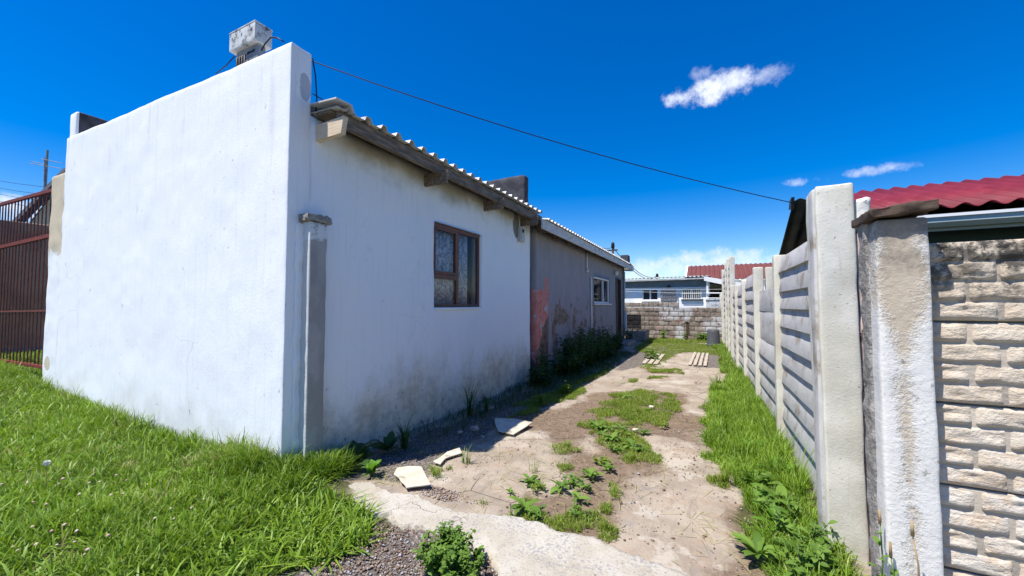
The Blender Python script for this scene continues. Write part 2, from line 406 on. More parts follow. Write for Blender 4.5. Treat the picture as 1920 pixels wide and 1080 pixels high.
M_pvc = simple('white_gloss_paint', (.74, .74, .73), (.66, .66, .65), 9, .45, .1, .001, spec=.4)
M_door = simple('dark_wood_door', (.055, .035, .03), (.09, .06, .05), 8, .6, .4, .003, stretch=(3, 3, .5))
M_metalgrey = simple('grey_metal', (.32, .33, .34), (.22, .22, .23), 9, .5, .2, .002, metal=.3)
M_black = simple('black_cable', (.012, .012, .014), None, 8, .5, .1, .001)
M_boxgrey = simple('weathered_grey_box', (.58, .60, .60), (.50, .52, .52), 6, .55, .2, .002, dirt=(.16, .15, .14), dscale=9, dlo=.50, dhi=.66, stretch=(14, 14, 1.2))
M_rust = simple('red_oxide_bar', (.20, .035, .022), (.12, .03, .022), 20, .65, .3, .002)
M_rustdark = simple('rusty_bar', (.15, .045, .03), (.09, .03, .024), 25, .75, .3, .002)
M_brownwall = simple('brown_rendered_wall', (.34, .22, .16), (.24, .16, .12), 2.2, .9, .6, .01, dirt=(.20, .16, .12), dscale=2)
M_cream = simple('cream_weatherboard', (.62, .60, .42), (.56, .54, .38), 4, .8, .2, .003)
M_farwhite = simple('far_white_wall', (.90, .90, .88), (.84, .84, .83), 1.5, .8, .2, .004, dirt=(.55, .55, .55), dscale=2)
M_farblue = simple('far_grey_blue_board', (.13, .17, .20), (.16, .20, .23), 3, .7, .1, .002)
M_farsheet = simple('far_grey_sheet', (.36, .37, .37), (.46, .46, .46), 4, .6, .1, .003)
M_farred = simple('brick_red_roof', (.17, .055, .042), (.14, .045, .036), 3, .6, .2, .003)
M_green = simple('dark_green_wall', (.025, .05, .045), (.035, .062, .055), 4, .7, .2, .003)
M_gutter = simple('grey_green_gutter', (.26, .33, .33), (.32, .38, .38), 5, .35, .1, .001, spec=.5)
M_white2 = simple('white_trim', (.80, .80, .79), None, 6, .5, .1, .001)
M_barrel = simple('grey_plastic_bin', (.085, .09, .10), (.12, .125, .135), 6, .6, .3, .003, stretch=(8, 8, 1))
M_meter = simple('pale_meter_plastic', (.50, .50, .48), (.44, .44, .42), 8, .5, .1, .001)
M_rawslat = simple('dusty_concrete_slat', (.36, .30, .23), (.44, .38, .30), 6, .9, .6, .006)
M_stone = simple('rubble_stone', (.30, .24, .20), (.42, .36, .31), 12, .9, .7, .01)
M_rawconc = simple('rough_grey_mortar', (.22, .205, .19), (.34, .32, .29), 18, .92, 1.0, .015, dirt=(.07, .06, .055), dscale=9)
M_creamtile = simple('broken_cream_tile', (.50, .45, .35), (.58, .53, .42), 7, .5, .25, .002, dirt=(.28, .23, .16), dscale=9, dlo=.55, dhi=.68)
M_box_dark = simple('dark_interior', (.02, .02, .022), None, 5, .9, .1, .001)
M_trunk = simple('old_iron', (.06, .04, .03), (.10, .07, .05), 20, .8, .5, .004)

def f_post(t):
    x, y, z = t.xyz()
    c = t.mix(t.ramp(t.noise(4, 5, .6), .4, .62), (.60, .575, .48), (.68, .655, .57))
    c = t.mix(t.ramp(t.noise(1.6, 4, .6, off=3), .50, .66, 0, .65), c, (.50, .45, .36))
    c = t.mix(t.m('MULTIPLY', t.ramp(t.noise(9, 5, .7, (1.5, 1.5, .12), off=5), .54, .66), t.ramp(z, 1.0, 2.1, .15, .6)), c, (.30, .28, .24))
    pit = t.ramp(t.noise(48, 3, .6), .66, .72)
    c = t.mix(t.m('MULTIPLY', pit, .6), c, (.25, .23, .19))
    c = t.mix(t.m('MULTIPLY', t.ramp(t.noise(11, 5, .7, (1, 1, .5), off=8), .62, .68), .4), c, (.33, .30, .25))
    return dict(c=c, r=.85, bump=t.m('SUBTRACT', t.m('ADD', t.noise(90, 3, .6), t.m('MULTIPLY', t.noise(14, 5), .6)), t.m('MULTIPLY', pit, 1.5)), bs=.32, bd=.005)
M_post = material('cream_concrete_post', f_post)
M_slat = simple('fence_slat_concrete', (.50, .49, .48), (.56, .55, .53), 3, .85, .35, .004, dirt=(.32, .27, .21), dscale=4.2, dlo=.50, dhi=.68, stretch=(1, .8, 3))
M_slatback = simple('fence_recess_concrete', (.40, .385, .365), (.47, .455, .43), 3, .88, .35, .004, dirt=(.25, .21, .17), dscale=3, dlo=.52, dhi=.72)
def f_pillar(t):
    x, y, z = t.xyz(); n1 = t.noise(11, 6, .72, (1, 1, .8)); 
    mid = t.m('ABSOLUTE', t.m('SUBTRACT', x, .638)); zone = t.m('ADD', t.m('MULTIPLY', mid, -8.5), t.m('MULTIPLY', t.ramp(z, 1.15, 1.5), .52))
    bare = t.ramp(t.m('ADD', t.m('ADD', t.m('MULTIPLY', n1, 1.2), zone), t.m('MULTIPLY', t.noise(75, 4, .7), .55)), .60, 1.10)
    c = t.mix(bare, (.68, .665, .62), t.mix(t.noise(30, 4), (.46, .38, .28), (.56, .48, .37)))
    c = t.mix(t.m('MULTIPLY', t.ramp(t.m('ADD', z, t.m('MULTIPLY', n1, .5)), 1.80, 2.02), .8), c, (.16, .14, .12))
    c = t.mix(t.m('MULTIPLY', t.ramp(t.noise(35, 3, .6, off=4), .66, .7), .6), c, (.22, .2, .17))
    return dict(c=c, r=.88, bump=t.m('SUBTRACT', t.m('MULTIPLY', t.noise(45, 4, .7), .8), bare), bs=.7, bd=.006)
M_pillar = material('peeling_white_pillar', f_pillar)
def f_pil2(t):
    x, y, z = t.xyz(); n = t.noise(12, 5, .7)
    face = t.noise(4, 4, .6, (1, 1, .5))
    c = t.mix(t.ramp(face, .4, .6), (.30, .285, .27), (.38, .365, .35))
    c = t.mix(t.m('MULTIPLY', t.ramp(t.m('ADD', y, t.m('MULTIPLY', n, .004)), 2.226, 2.222), .85), c, (.62, .61, .60))
    c = t.mix(t.m('MULTIPLY', t.ramp(z, 2.0, 2.02), t.ramp(n, .42, .5)), c, (.62, .64, .66))
    return dict(c=c, r=.9, bump=t.m('ADD', n, t.noise(50, 4)), bs=.5, bd=.006)
M_pilaster = material('grey_concrete_pilaster', f_pil2)
def f_brick(t):
    x, y, z = t.xyz(); n = t.noise(16, 6, .7); r = t.rnd()
    c = t.mix(t.ramp(n, .35, .65), (.55, .455, .34), (.62, .54, .43))
    c = t.mix(t.m('MULTIPLY', t.ramp(z, 1.15, .75), .75), c, t.mix(t.ramp(t.noise(9, 5, .7), .45, .6), (.64, .60, .53), (.56, .44, .32)))
    c = t.mix(t.m('MULTIPLY', r, .3), c, (.55, .44, .33))
    top = t.m('MULTIPLY', t.ramp(t.m('ADD', z, t.m('MULTIPLY', t.noise(7, 5, .7), .45)), 1.62, 1.86), t.ramp(t.noise(13, 6, .75, off=3), .42, .56))
    c = t.mix(t.m('MULTIPLY', top, .93), c, (.045, .042, .038))
    c = t.mix(t.m('MULTIPLY', t.ramp(t.noise(26, 5, .7, off=6), .62, .7), .45), c, (.24, .21, .18))
    return dict(c=c, r=.9, bump=t.m('ADD', t.m('MULTIPLY', t.noise(24, 6, .75, (1, 1, 2.5)), 1.4), t.noise(90, 4)), bs=.7, bd=.008)
M_brick = material('split_face_brick', f_brick)
def f_panel(t):
    x, y, z = t.xyz(); n = t.noise(16, 6, .7)
    c = t.mix(t.ramp(n, .35, .65), (.44, .37, .29), (.50, .44, .36))
    c = t.mix(t.m('MULTIPLY', t.ramp(z, 1.15, .75), .8), c, (.42, .365, .29))
    top = t.m('MULTIPLY', t.ramp(t.m('ADD', z, t.m('MULTIPLY', t.noise(7, 5, .7), .45)), 1.62, 1.86), t.ramp(t.noise(13, 6, .75, off=3), .42, .56))
    c = t.mix(t.m('MULTIPLY', top, .85), c, (.06, .055, .05))
    return dict(c=c, r=.9, bump=t.m('ADD', n, t.noise(70, 4)), bs=.5, bd=.005)
M_panel = material('precast_brick_panel', f_panel)
def f_block(t):
    x, y, z = t.xyz(); r = t.rnd(); n = t.noise(5, 6, .7)
    c = t.mix(r, (.26, .21, .165), (.40, .345, .29))
    c = t.mix(t.ramp(n, .42, .62), c, (.17, .135, .105))
    wh = t.m('MULTIPLY', t.m('MULTIPLY', t.box(0, -1.95, -.7, .15), t.box(2, .78, 1.42, .08)), t.ramp(t.noise(3.6, 7, .78), .43, .5))
    wh2 = t.m('MULTIPLY', t.m('MULTIPLY', t.box(0, -.25, .6, .12), t.box(2, .3, 1.0, .06)), t.ramp(t.noise(3.6, 6, .7, off=4), .42, .5))
    wh3 = t.m('MULTIPLY', t.box(0, -1.32, -1.02, .06), t.box(2, -.1, .58, .05))
    c = t.mix(t.m('MULTIPLY', t.m('MAXIMUM', t.m('MAXIMUM', wh, wh2), wh3), .8), c, (.56, .56, .57))
    pk = t.m('MULTIPLY', t.m('MULTIPLY', t.box(0, -2.2, -.3, .2), t.box(2, .42, 1.03, .08)), t.ramp(t.noise(2.1, 5, .7, (1, 1, 2), off=11), .56, .62))
    c = t.mix(t.m('MULTIPLY', pk, .8), c, (.42, .17, .14))
    shadow_m = t.m('MULTIPLY', t.m('MULTIPLY', t.ramp(x, -2.72, -2.76), t.box(2, .40, 1.03, .012)), .96)  # dark cast shadow on the left blocks, painted into their colour
    c = t.mix(shadow_m, c, (.012, .012, .014))
    return dict(c=c, r=.92, bump=t.m('ADD', t.noise(14, 6, .7), t.noise(50, 4)), bs=.8, bd=.02)
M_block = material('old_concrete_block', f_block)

def f_ground(t):
    soil = t.attr('soil'); gravel = t.attr('gravel'); green = t.attr('green')
    n1 = t.noise(2.2, 6, .65); n2 = t.noise(9, 6, .7); sp = t.noise(85, 4, .7); 
    c = t.mix(t.ramp(n1, .38, .62), (.28, .23, .175), (.37, .31, .24))
    c = t.mix(t.ramp(t.noise(3.4, 6, .7, off=4), .50, .66, 0, .6), c, (.33, .23, .165))
    c = t.mix(t.ramp(t.noise(5.1, 6, .7, off=9), .55, .64, 0, .6), c, (.24, .21, .185))
    c = t.mix(t.ramp(sp, .56, .68, 0, .6), c, (.20, .165, .13))
    c = t.mix(t.ramp(t.noise(120, 3, .6, off=3), .60, .70, 0, .5), c, (.46, .40, .33))
    c = t.mix(t.ramp(t.noise(3.0, 7, .75, (3.2, .8, 1), off=14), .52, .64, 0, .55), c, (.20, .16, .125))
    c = t.mix(t.ramp(t.noise(1.7, 6, .7, off=21), .55, .62, 0, .7), c, (.44, .39, .32))
    crk = t.voro(2.1, 'DISTANCE_TO_EDGE', t.vm('ADD', t.pos(), t.vm('MULTIPLY', t.N.new('ShaderNodeTexNoise').outputs['Color'], (.3, .3, .3))))['Distance']
    cr = t.m('MULTIPLY', t.ramp(crk, .012, .003), t.ramp(t.noise(.8, 3, off=2), .50, .58))
    c = t.mix(t.m('MULTIPLY', cr, .75), c, (.13, .10, .08))
    n3 = t.noise(5, 8, .75)
    sm = t.ramp(t.m('ADD', soil, t.m('MULTIPLY', t.m('SUBTRACT', n3, .5), 1.9)), .25, .85)
    sc = t.mix(t.ramp(t.noise(14, 5, .7), .4, .6), (.125, .085, .055), (.185, .13, .088))
    sc = t.mix(t.ramp(t.noise(70, 4, .7), .58, .68, 0, .6), sc, (.36, .29, .22))
    c = t.mix(t.m('MULTIPLY', sm, .9), c, sc)
    gm = t.ramp(t.m('ADD', gravel, t.m('MULTIPLY', t.m('SUBTRACT', n3, .5), 1.4)), .35, .65)
    vo = t.voro(48); gc = t.mix(t.m('MULTIPLY', vo['Color'], 1), (.12, .095, .075), (.33, .29, .26))
    gc = t.mix(t.ramp(vo['Distance'], .25, .7, 0, .8), gc, (.09, .08, .07))
    c = t.mix(gm, c, gc)
    gr = t.ramp(t.m('ADD', green, t.m('MULTIPLY', t.m('SUBTRACT', n3, .5), 1.4)), .35, .7)
    c = t.mix(t.m('MULTIPLY', gr, .9), c, t.mix(n2, (.045, .060, .015), (.085, .075, .03)))
    b = t.m('ADD', t.m('MULTIPLY', n2, 1.0), t.m('ADD', t.m('MULTIPLY', sp, .35), t.m('MULTIPLY', t.m('MULTIPLY', vo['Distance'], gm), -1.2)))
    return dict(c=c, r=.93, bump=t.m('SUBTRACT', b, cr), bs=.75, bd=.018, spec=.15)
M_ground = material('dry_yard_ground', f_ground)
def f_slab(t):
    c = t.mix(t.ramp(t.noise(2.6, 6, .65), .42, .60), (.40, .36, .285), (.46, .425, .36))
    c = t.mix(t.ramp(t.noise(3.2, 6, .7, off=3), .52, .66, 0, .55), c, (.36, .29, .195))
    c = t.mix(t.ramp(t.noise(70, 4, .65), .56, .66, 0, .7), c, (.18, .17, .16))
    c = t.mix(t.m('MULTIPLY', t.ramp(t.noise(45, 5, .7, off=5), .50, .60), t.ramp(t.noise(2.2, 4, .6, off=12), .48, .58)), c, (.27, .26, .25))
    c = t.mix(t.ramp(t.noise(9, 6, .75, off=8), .60, .68, 0, .5), c, (.30, .27, .22))
    crk = t.voro(3.3, 'DISTANCE_TO_EDGE', t.vm('ADD', t.pos(), t.vm('MULTIPLY', t.N.new('ShaderNodeTexNoise').outputs['Color'], (.35, .35, .35))))['Distance']
    cr = t.m('MULTIPLY', t.ramp(crk, .008, .001), t.ramp(t.noise(1.7, 3, off=2), .52, .60))
    c = t.mix(t.m('MULTIPLY', cr, .6), c, (.12, .10, .08))
    return dict(c=c, r=.9, bump=t.m('SUBTRACT', t.m('ADD', t.noise(60, 5, .7), t.noise(10, 5, .7)), t.m('MULTIPLY', cr, 2)), bs=.7, bd=.010)
M_slab = material('worn_cream_concrete', f_slab)

def leafmat(name, dark, light, dry=None, tr=.35, spec=.35, r=.5):
    def f(t):
        ti = t.attr('tint'); c = t.mix(ti, dark, light)
        if dry: c = t.mix(t.ramp(ti, .93, .96), c, dry)
        c = t.mix(t.m('MULTIPLY', t.noise(30, 3), .3), c, light)
        trc = t.mix(.5, c, (light[0] * 1.5, light[1] * 1.5, light[2] * .8))
        return dict(c=c, r=r, spec=spec, tr=tr, trc=trc)
    return material(name, f)
M_grass = leafmat('lawn_grass', (.035, .095, .008), (.24, .37, .030), (.42, .35, .16), tr=.26)
M_short = leafmat('short_weeds', (.08, .14, .012), (.24, .32, .035), (.36, .29, .13))
M_leaf = leafmat('weed_leaf', (.055, .125, .014), (.17, .28, .045), r=.6, spec=.2, tr=.3)
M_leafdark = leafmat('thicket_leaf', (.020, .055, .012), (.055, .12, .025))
M_bright = leafmat('bright_dock_leaf', (.08, .20, .018), (.15, .30, .03))
M_dry = simple('dry_stem', (.30, .20, .10), (.38, .28, .15), 20, .8, .2, .001)
M_stem = simple('green_stem', (.10, .17, .04), (.16, .22, .06), 20, .7, .2, .001)
M_clover = simple('clover_head_petals', (.40, .25, .19), (.55, .46, .38), 90, .8, .3, .002)
M_yellow = simple('yellow_petals', (.75, .55, .03), None, 30, .7, .1, .001)
M_puff = simple('seed_fluff', (.72, .72, .68), None, 30, .9, .1, .001)
def f_pebble(t):
    ti = t.attr('tint'); c = t.mix(ti, (.14, .085, .055), (.40, .30, .22)); c = t.mix(t.ramp(ti, .78, .84), c, (.36, .37, .39))
    return dict(c=c, r=.85)
M_pebble = material('mixed_pebbles', f_pebble)
def f_glass(t): return dict(c=(.03, .035, .045), r=.06, spec=.9, alpha=.16)
M_glass = material('window_glass', f_glass)
M_fglass = material('dark_far_glass', lambda t: dict(c=(.02, .025, .03), r=.08, spec=.8))
def f_curtain(t):
    x, y, z = t.xyz()
    v = t.voro(26, 'F1'); w = t.noise(13, 4, .7, (1, 1, .7), dist=1.5)
    lace = t.ramp(t.noise(15, 4, .7, (1, 1, .6), dist=1.8), .46, .54)
    fold = t.ramp(t.m('SINE', t.m('MULTIPLY', y, 62)), -.9, .9)
    c = t.mix(t.m('MULTIPLY', lace, .8), (.86, .88, .92), (.25, .29, .38))
    c = t.mix(t.ramp(v['Distance'], .55, .25, 0, .5), c, (.72, .74, .78))
    return dict(c=c, r=.9, bump=w, bs=.4, bd=.004)
M_curtain = material('lace_curtain', f_curtain)

# ------------------------------------------------------------------ terrain
def hgt(x, y):
    x = np.asarray(x, float); y = np.asarray(y, float)
    b = np.interp(-x, [2.0, 3.3, 6.0, 8.6, 11.0, 30], [0, .085, .15, .30, .42, .45])
    m = np.maximum(np.clip((2.5 - y) / .3, 0, 1), np.clip((-8.3 - x) / .3, 0, 1))
    return b * m
def gz(x, y):
    return float(hgt(x, y) + 0.006 * 0)
def pip(px, py, poly):
    r = np.zeros(px.shape, bool); n = len(poly)
    for i in range(n):
        x0, y0 = poly[i]; x1, y1 = poly[(i + 1) % n]
        c = ((y0 > py) != (y1 > py)) & (px < (x1 - x0) * (py - y0) / (y1 - y0 + 1e-12) + x0); r ^= c
    return r
def gp(L): return [tuple(g(*p)[:2]) for p in L]
SHORT = [gp(p) for p in [
    [(1145, 745), (1180, 728), (1270, 738), (1275, 755), (1262, 790), (1235, 800), (1130, 792), (1098, 772), (1140, 762)],
    [(1098, 788), (1180, 800), (1208, 820), (1215, 842), (1230, 862), (1170, 872), (1150, 850), (1110, 815)],
    [(940, 945), (1000, 950), (1040, 955), (1090, 958), (1150, 985), (1130, 997), (1050, 990), (960, 972), (930, 958)],
    [(1205, 690), (1275, 692), (1278, 700), (1215, 698)],
    [(1185, 652), (1215, 638), (1260, 640), (1370, 648), (1378, 672), (1350, 668), (1290, 660), (1265, 665), (1235, 688), (1205, 690), (1222, 668)],
    [(1170, 712), (1195, 710), (1195, 716), (1172, 718)], [(1215, 705), (1250, 706), (1245, 710), (1216, 710)],
    [(1035, 828), (1080, 826), (1085, 842), (1040, 848)], [(1030, 872), (1062, 872), (1060, 882), (1035, 884)],
    [(1105, 935), (1140, 945), (1130, 960), (1100, 952)], [(1155, 905), (1180, 912), (1175, 932), (1158, 928)],
    [(1010, 745), (1085, 722), (1090, 735), (990, 778), (960, 785)], [(1335, 890), (1372, 880), (1380, 915), (1345, 918)],
    [(800, 875), (835, 878), (830, 895), (805, 893)], [(1165, 770), (1220, 765), (1230, 780), (1170, 785)]]]
RIGHT = gp([(1385, 695), (1350, 722), (1322, 760), (1318, 805), (1330, 850), (1368, 872), (1392, 925), (1400, 960), (1412, 1000), (1430, 1080), (1530, 1080), (1525, 930), (1480, 800), (1420, 715)])
RIGHT = RIGHT[:9] + [(.30, 2.45), (.36, 1.6), (.56, 1.6)] + [(.56, 2.9), (.66, 3.3)] + [(.60, 9.0)]
LEFTW = [(-3.12, 3.0), (-2.55, 3.0), (-2.6, 4.2), (-2.45, 5.2), (-2.35, 6.5), (-2.05, 8.5), (-2.15, 12.5), (-3.1, 12.5)]
DARKSOIL = [gp(p) for p in [
    [(1020, 800), (1085, 790), (1100, 900), (1040, 900), (1060, 850)], [(1240, 770), (1330, 780), (1320, 830), (1250, 815), (1200, 800)],
    [(1060, 760), (1150, 735), (1130, 800), (1000, 810), (900, 800), (930, 770)], [(1120, 730), (1290, 735), (1290, 810), (1100, 820), (1060, 770)],
    [(1150, 820), (1260, 850), (1240, 885), (1150, 880)], [(1300, 905), (1312, 905), (1310, 913), (1298, 912)],
    [(930, 915), (1150, 930), (1180, 990), (1100, 1005), (960, 985)], [(1370, 860), (1440, 900), (1440, 1080), (1330, 1080), (1390, 960)], [(1100, 850), (1180, 850), (1180, 920), (1090, 930)]]]
GRAVEL = [gp(p) for p in [
    [(1150, 690), (1195, 655), (1235, 657), (1230, 668), (1210, 685), (1150, 695)], [(1318, 660), (1375, 668), (1390, 690), (1330, 688), (1290, 690), (1300, 668)]]]
GRAVEL.append([(-2.6, 2.02), (-1.85, 2.06), (-1.1, 2.06), (-.85, 1.6), (-.7, .5), (-2.4, .5), (-2.1, 1.6)])
GRAVEL.append([(-2.9, 2.5), (-2.2, 2.45), (-2.25, 4), (-2.2, 8.2), (-2.9, 8)])

xs = np.concatenate([[-1500, -500, -150, -60, -30, -20], np.arange(-14, -9, .12), np.arange(-9, 1.0, .045), np.arange(1.0, 4, .2), [5, 8, 14, 30, 80, 250, 800, 1500]])
ys = np.concatenate([[-1500, -500, -150, -50, -15, -6, -3, -1.5], np.arange(-.6, 8, .045), np.arange(8, 19, .08), [20, 22, 26, 32, 45, 80, 200, 600, 1500]])
XX, YY = np.meshgrid(xs, ys, indexing='ij'); x = XX.ravel(); y = YY.ravel()
z = hgt(x, y) + fbm2(x, y, 1.3, 3, 3) * .012 + fbm2(x, y, 9, 3, 5) * .005
z -= .012
jx = x + fbm2(x, y, 2.2, 3, 21) * .14; jy = y + fbm2(x, y, 2.2, 3, 22) * .14
def anyp(polys):
    r = np.zeros(x.shape, bool)
    for p in polys: r |= pip(jx, jy, p)
    return r.astype(float)
def blur(a, k=2):
    a = a.reshape(XX.shape).astype(float)
    for _ in range(k):
        a = (np.pad(a, ((1, 1), (0, 0)), 'edge')[:-2] + a + np.pad(a, ((1, 1), (0, 0)), 'edge')[2:]) / 3
        a = (np.pad(a, ((0, 0), (1, 1)), 'edge')[:, :-2] + a + np.pad(a, ((0, 0), (1, 1)), 'edge')[:, 2:]) / 3
    return a.ravel()
soil = blur(anyp(DARKSOIL + SHORT[:4]), 5); z -= soil * .008
lawnline = ([.3, 1.0, 1.46, 1.7, 1.98, 2.1, 2.33, 2.5], [-2.15, -2.1, -2.04, -1.99, -1.93, -2.14, -2.62, -2.9])
lawnm = (jx < np.interp(jy, *lawnline)) & (jy < 2.45)
green = np.maximum(lawnm.astype(float), np.maximum(anyp([RIGHT]), anyp([LEFTW]) * .35))
green = np.maximum(green, anyp(SHORT[4:5]) * .6)
far = (x < -8.6) | (x > 1.0) | (y > 18.4); green[far] = 1
gravel = blur(anyp(GRAVEL), 2); green = blur(green, 2)
ii = np.arange(len(x)).reshape(XX.shape)
Q = np.stack([ii[:-1, :-1], ii[1:, :-1], ii[1:, 1:], ii[:-1, 1:]], -1).reshape(-1, 4)
tag(ob('ground', big_mesh('ground', np.stack([x, y, z], 1), None, Q, M_ground, True, dict(soil=soil, gravel=gravel, green=green))), kind='structure')

# cracked concrete strip across the mouth of the driveway
def slab():
    back = [(-2.66, 2.30), (-2.49, 2.43), (-2.2, 2.36), (-1.9, 2.40), (-1.61, 2.33), (-1.35, 2.42), (-1.19, 2.45), (-.9, 2.44), (-.66, 2.48), (-.35, 2.42), (-.11, 2.38), (.15, 2.36), (.42, 2.3)]
    front = [(-2.5, 2.16), (-2.2, 2.06), (-2.0, 2.08), (-1.85, 2.02), (-1.62, 2.09), (-1.43, 2.09), (-1.2, 2.03), (-1.03, 1.90), (-.95, 1.7), (-.9, 1.5), (-.5, 1.2), (0, 1.1), (.42, 1.1)]
    nx = 300; ny = 40; X = np.linspace(-2.6, .42, nx); yb = np.interp(X, *zip(*back)); yf = np.interp(X, *zip(*front))
    yb += fbm2(X, X * 0, 9, 4, 4) * .024 + fbm2(X, X * 0, 40, 2, 14) * .008; yf += fbm2(X, X * 0 + 5, 9, 4, 9) * .032 + fbm2(X, X * 0, 40, 2, 15) * .010
    tt = np.linspace(0, 1, ny); P = []
    for i in range(nx):
        for j in range(ny):
            yy = yf[i] + (yb[i] - yf[i]) * tt[j]; e = min(tt[j], 1 - tt[j]) * (yb[i] - yf[i]); 
            P.append((X[i], yy, .016 * min(1, (e / .02)) ** .5 + .004))
    P = np.array(P); P[:, 2] += fbm2(P[:, 0], P[:, 1], 6, 3, 8) * .006
    edge = np.zeros(len(P), bool); I = np.arange(nx * ny).reshape(nx, ny); edge[I[0]] = edge[I[-1]] = edge[I[:, 0]] = edge[I[:, -1]] = True
    P[edge, 2] = -.03
    Q = np.stack([I[:-1, :-1], I[1:, :-1], I[1:, 1:], I[:-1, 1:]], -1).reshape(-1, 4)
    tag(ob('pavement', big_mesh('pavement', P, None, Q, M_slab, True)), kind='structure')
slab()

# ------------------------------------------------------------------ white house
WH = empty('white_house', (-5.6, 4.7, 0), 'long white plastered house with a high front parapet beside the driveway', 'house')
def frontdef(V):
    x = V[:, 0]; z = V[:, 2]; k = np.clip((-3.5 - x) / 4.6, 0, 1)
    top = np.clip((z - 3.3) / .4, 0, 1)
    V[:, 2] = z + top * (k * .11 + .006 * np.sin(x * 3.1))
    return V
rough('front_wall', M_white, WH, -8.10, -3.15, 2.08, 2.28, -.1, 3.70, res=.05, amp=.0045, rad=.012, freq=3.2, deform=frontdef, oct=4)
rough('end_pier', M_white, WH, -8.62, -8.105, 2.085, 2.28, -.1, 3.33, res=.05, amp=.007, rad=.02, freq=4, seed=2, oct=4)
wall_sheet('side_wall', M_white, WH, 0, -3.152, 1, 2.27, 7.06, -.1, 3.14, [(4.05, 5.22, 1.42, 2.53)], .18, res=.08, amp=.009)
MB().box(-8.6, -8.4, 2.28, 7.0, -.1, 3.5).build('rear_side_wall', M_white, WH)
MB().box(-8.1, -7.6, 6.8, 7.0, -.1, 3.5).build('back_wall', M_white, WH)
V, Q = rough_box(-8.10, -7.88, 2.10, 3.6, 3.6, 4.17, res=.1, amp=.006, rad=.03)
V[:, 2] -= np.clip((V[:, 1] - 2.4) / 1.2, 0, 1) ** 1.2 * .35 * (V[:, 2] > 3.9)
me = big_mesh('side_parapet', V, None, Q, M_white, True); me.materials.append(M_bitumen)
cx = np.array([sum(V[i][0] for i in q) / 4 for q in Q]); cy = np.array([sum(V[i][1] for i in q) / 4 for q in Q])
me.polygons.foreach_set('material_index', ((cx > -7.895) & (cy > 2.13)).astype(np.int32)[:len(me.polygons)])
local(me, WH.location); ob('side_parapet', me, WH)
V, Q = rough_box(-8.2, -3.26, 7.06, 7.26, 2.9, 4.05, res=.12, amp=.012, rad=.04, freq=3)
me = big_mesh('party_parapet', V, None, Q, M_bitumen, True); local(me, WH.location); ob('party_parapet', me, WH)['label'] = 'black bitumen coated parapet between the two roofs'
corrugated('roof', M_sheet, WH, (-2.84, 2.30, 3.165), (0, 4.74, .045), (-5.2, 0, .22), .202, .046, wob=.004)
# lifted end of the first sheet against the parapet
MB().prism([(-2.82, 2.27, 3.225), (-2.82, 2.44, 3.235), (-2.82, 2.47, 3.17), (-2.82, 2.46, 3.16), (-2.82, 2.425, 3.22), (-2.82, 2.27, 3.212)], (-.5, 0, .03)).build('flashing', M_sheet, WH)
MB().box(-2.93, -2.885, 2.36, 7.05, 3.035, 3.165).build('eave_beam', M_wood, WH, bevel=.004)
for i, yy in enumerate((2.33, 3.84, 5.28, 6.62)):
    b = MB(); b.prism([(-2.80, yy, 3.075), (-2.82, yy, 2.935), (-3.2, yy, 2.925), (-3.2, yy, 3.085)][::-1] if False else [(-3.2, yy, 2.925), (-2.825, yy, 2.935), (-2.795, yy, 3.085), (-3.2, yy, 3.07)], (0, .05, 0))
    o = b.build('rafter', M_woodpale if i == 0 else M_wood, WH, bevel=.003)  # first rafter gets a paler timber colour than the others
    if i == 0: o['label'] = 'pale timber rafter end nearest the parapet'
MB().box(-3.14, -2.93, 2.31, 7.0, 3.142, 3.158).build('eave_board', M_wood, WH)
# brown window
WC = (-3.152, 4.05, 1.42)
fr = MB(); x0, x1 = -3.235, -3.185
for a in [(4.052, 5.218, 1.422, 1.462), (4.052, 5.218, 2.475, 2.528), (4.052, 4.095, 1.462, 2.475), (5.165, 5.218, 1.462, 2.475), (4.60, 4.655, 1.462, 2.475)]:
    fr.box(x0, x1, *a)
wf = fr.build('window', M_frame, WH, bevel=.004); wf['label'] = 'brown wooden window of the white house with lace curtains'
fr = MB(); fr.box(-3.225, -3.18, 4.097, 4.598, 1.80, 1.86); fr.box(-3.215, -3.175, 4.105, 4.59, 1.862, 1.90); fr.box(-3.22, -3.18, 4.097, 4.125, 1.902, 2.473); fr.box(-3.22, -3.18, 4.57, 4.598, 1.902, 2.473); fr.box(-3.219, -3.181, 4.127, 4.568, 2.445, 2.473)
fr.build('sash', M_frame, wf, rel=False, bevel=.003).location = -WH.location if False else (0, 0, 0)
local(bpy.data.objects['sash'].data, WH.location)
for (a, b, c, d) in [(4.097, 4.598, 1.464, 1.798), (4.127, 4.568, 1.904, 2.443), (4.657, 5.163, 1.464, 2.473)]:
    o = MB().box(-3.205, -3.201, a, b, c, d).build('pane', M_glass, wf, rel=False); local(o.data, WH.location)
MB().box(-3.232, -3.128, 4.06, 5.21, 1.385, 1.418).build('window_sill', M_white, WH, bevel=.006)
def curtain(name, y0, y1, z0, z1, xc, n=90, amp=.022, freq=55):
    P = []; 
    for i in range(n + 1):
        yy = y0 + (y1 - y0) * i / n
        for k in (0, 1, 2):
            zz = z1 + (z0 - z1) * k / 2; P.append((xc + amp * math.sin(freq * yy + .6 * math.sin(9 * yy)) * (1 - .15 * k), yy, zz))
    Fc = [(i * 3 + k, i * 3 + k + 1, i * 3 + k + 4, i * 3 + k + 3) for i in range(n) for k in (0, 1)]
    b = MB(); b.add(P, Fc); o = b.build(name, M_curtain, WH, smooth=True); s = o.modifiers.new('s', 'SOLIDIFY'); s.thickness = .002; return o
curtain('curtain', 4.02, 4.62, 1.44, 2.51, -3.285, amp=.045, freq=70); curtain('curtain', 4.64, 5.02, 1.44, 2.51, -3.285, amp=.045, freq=70)
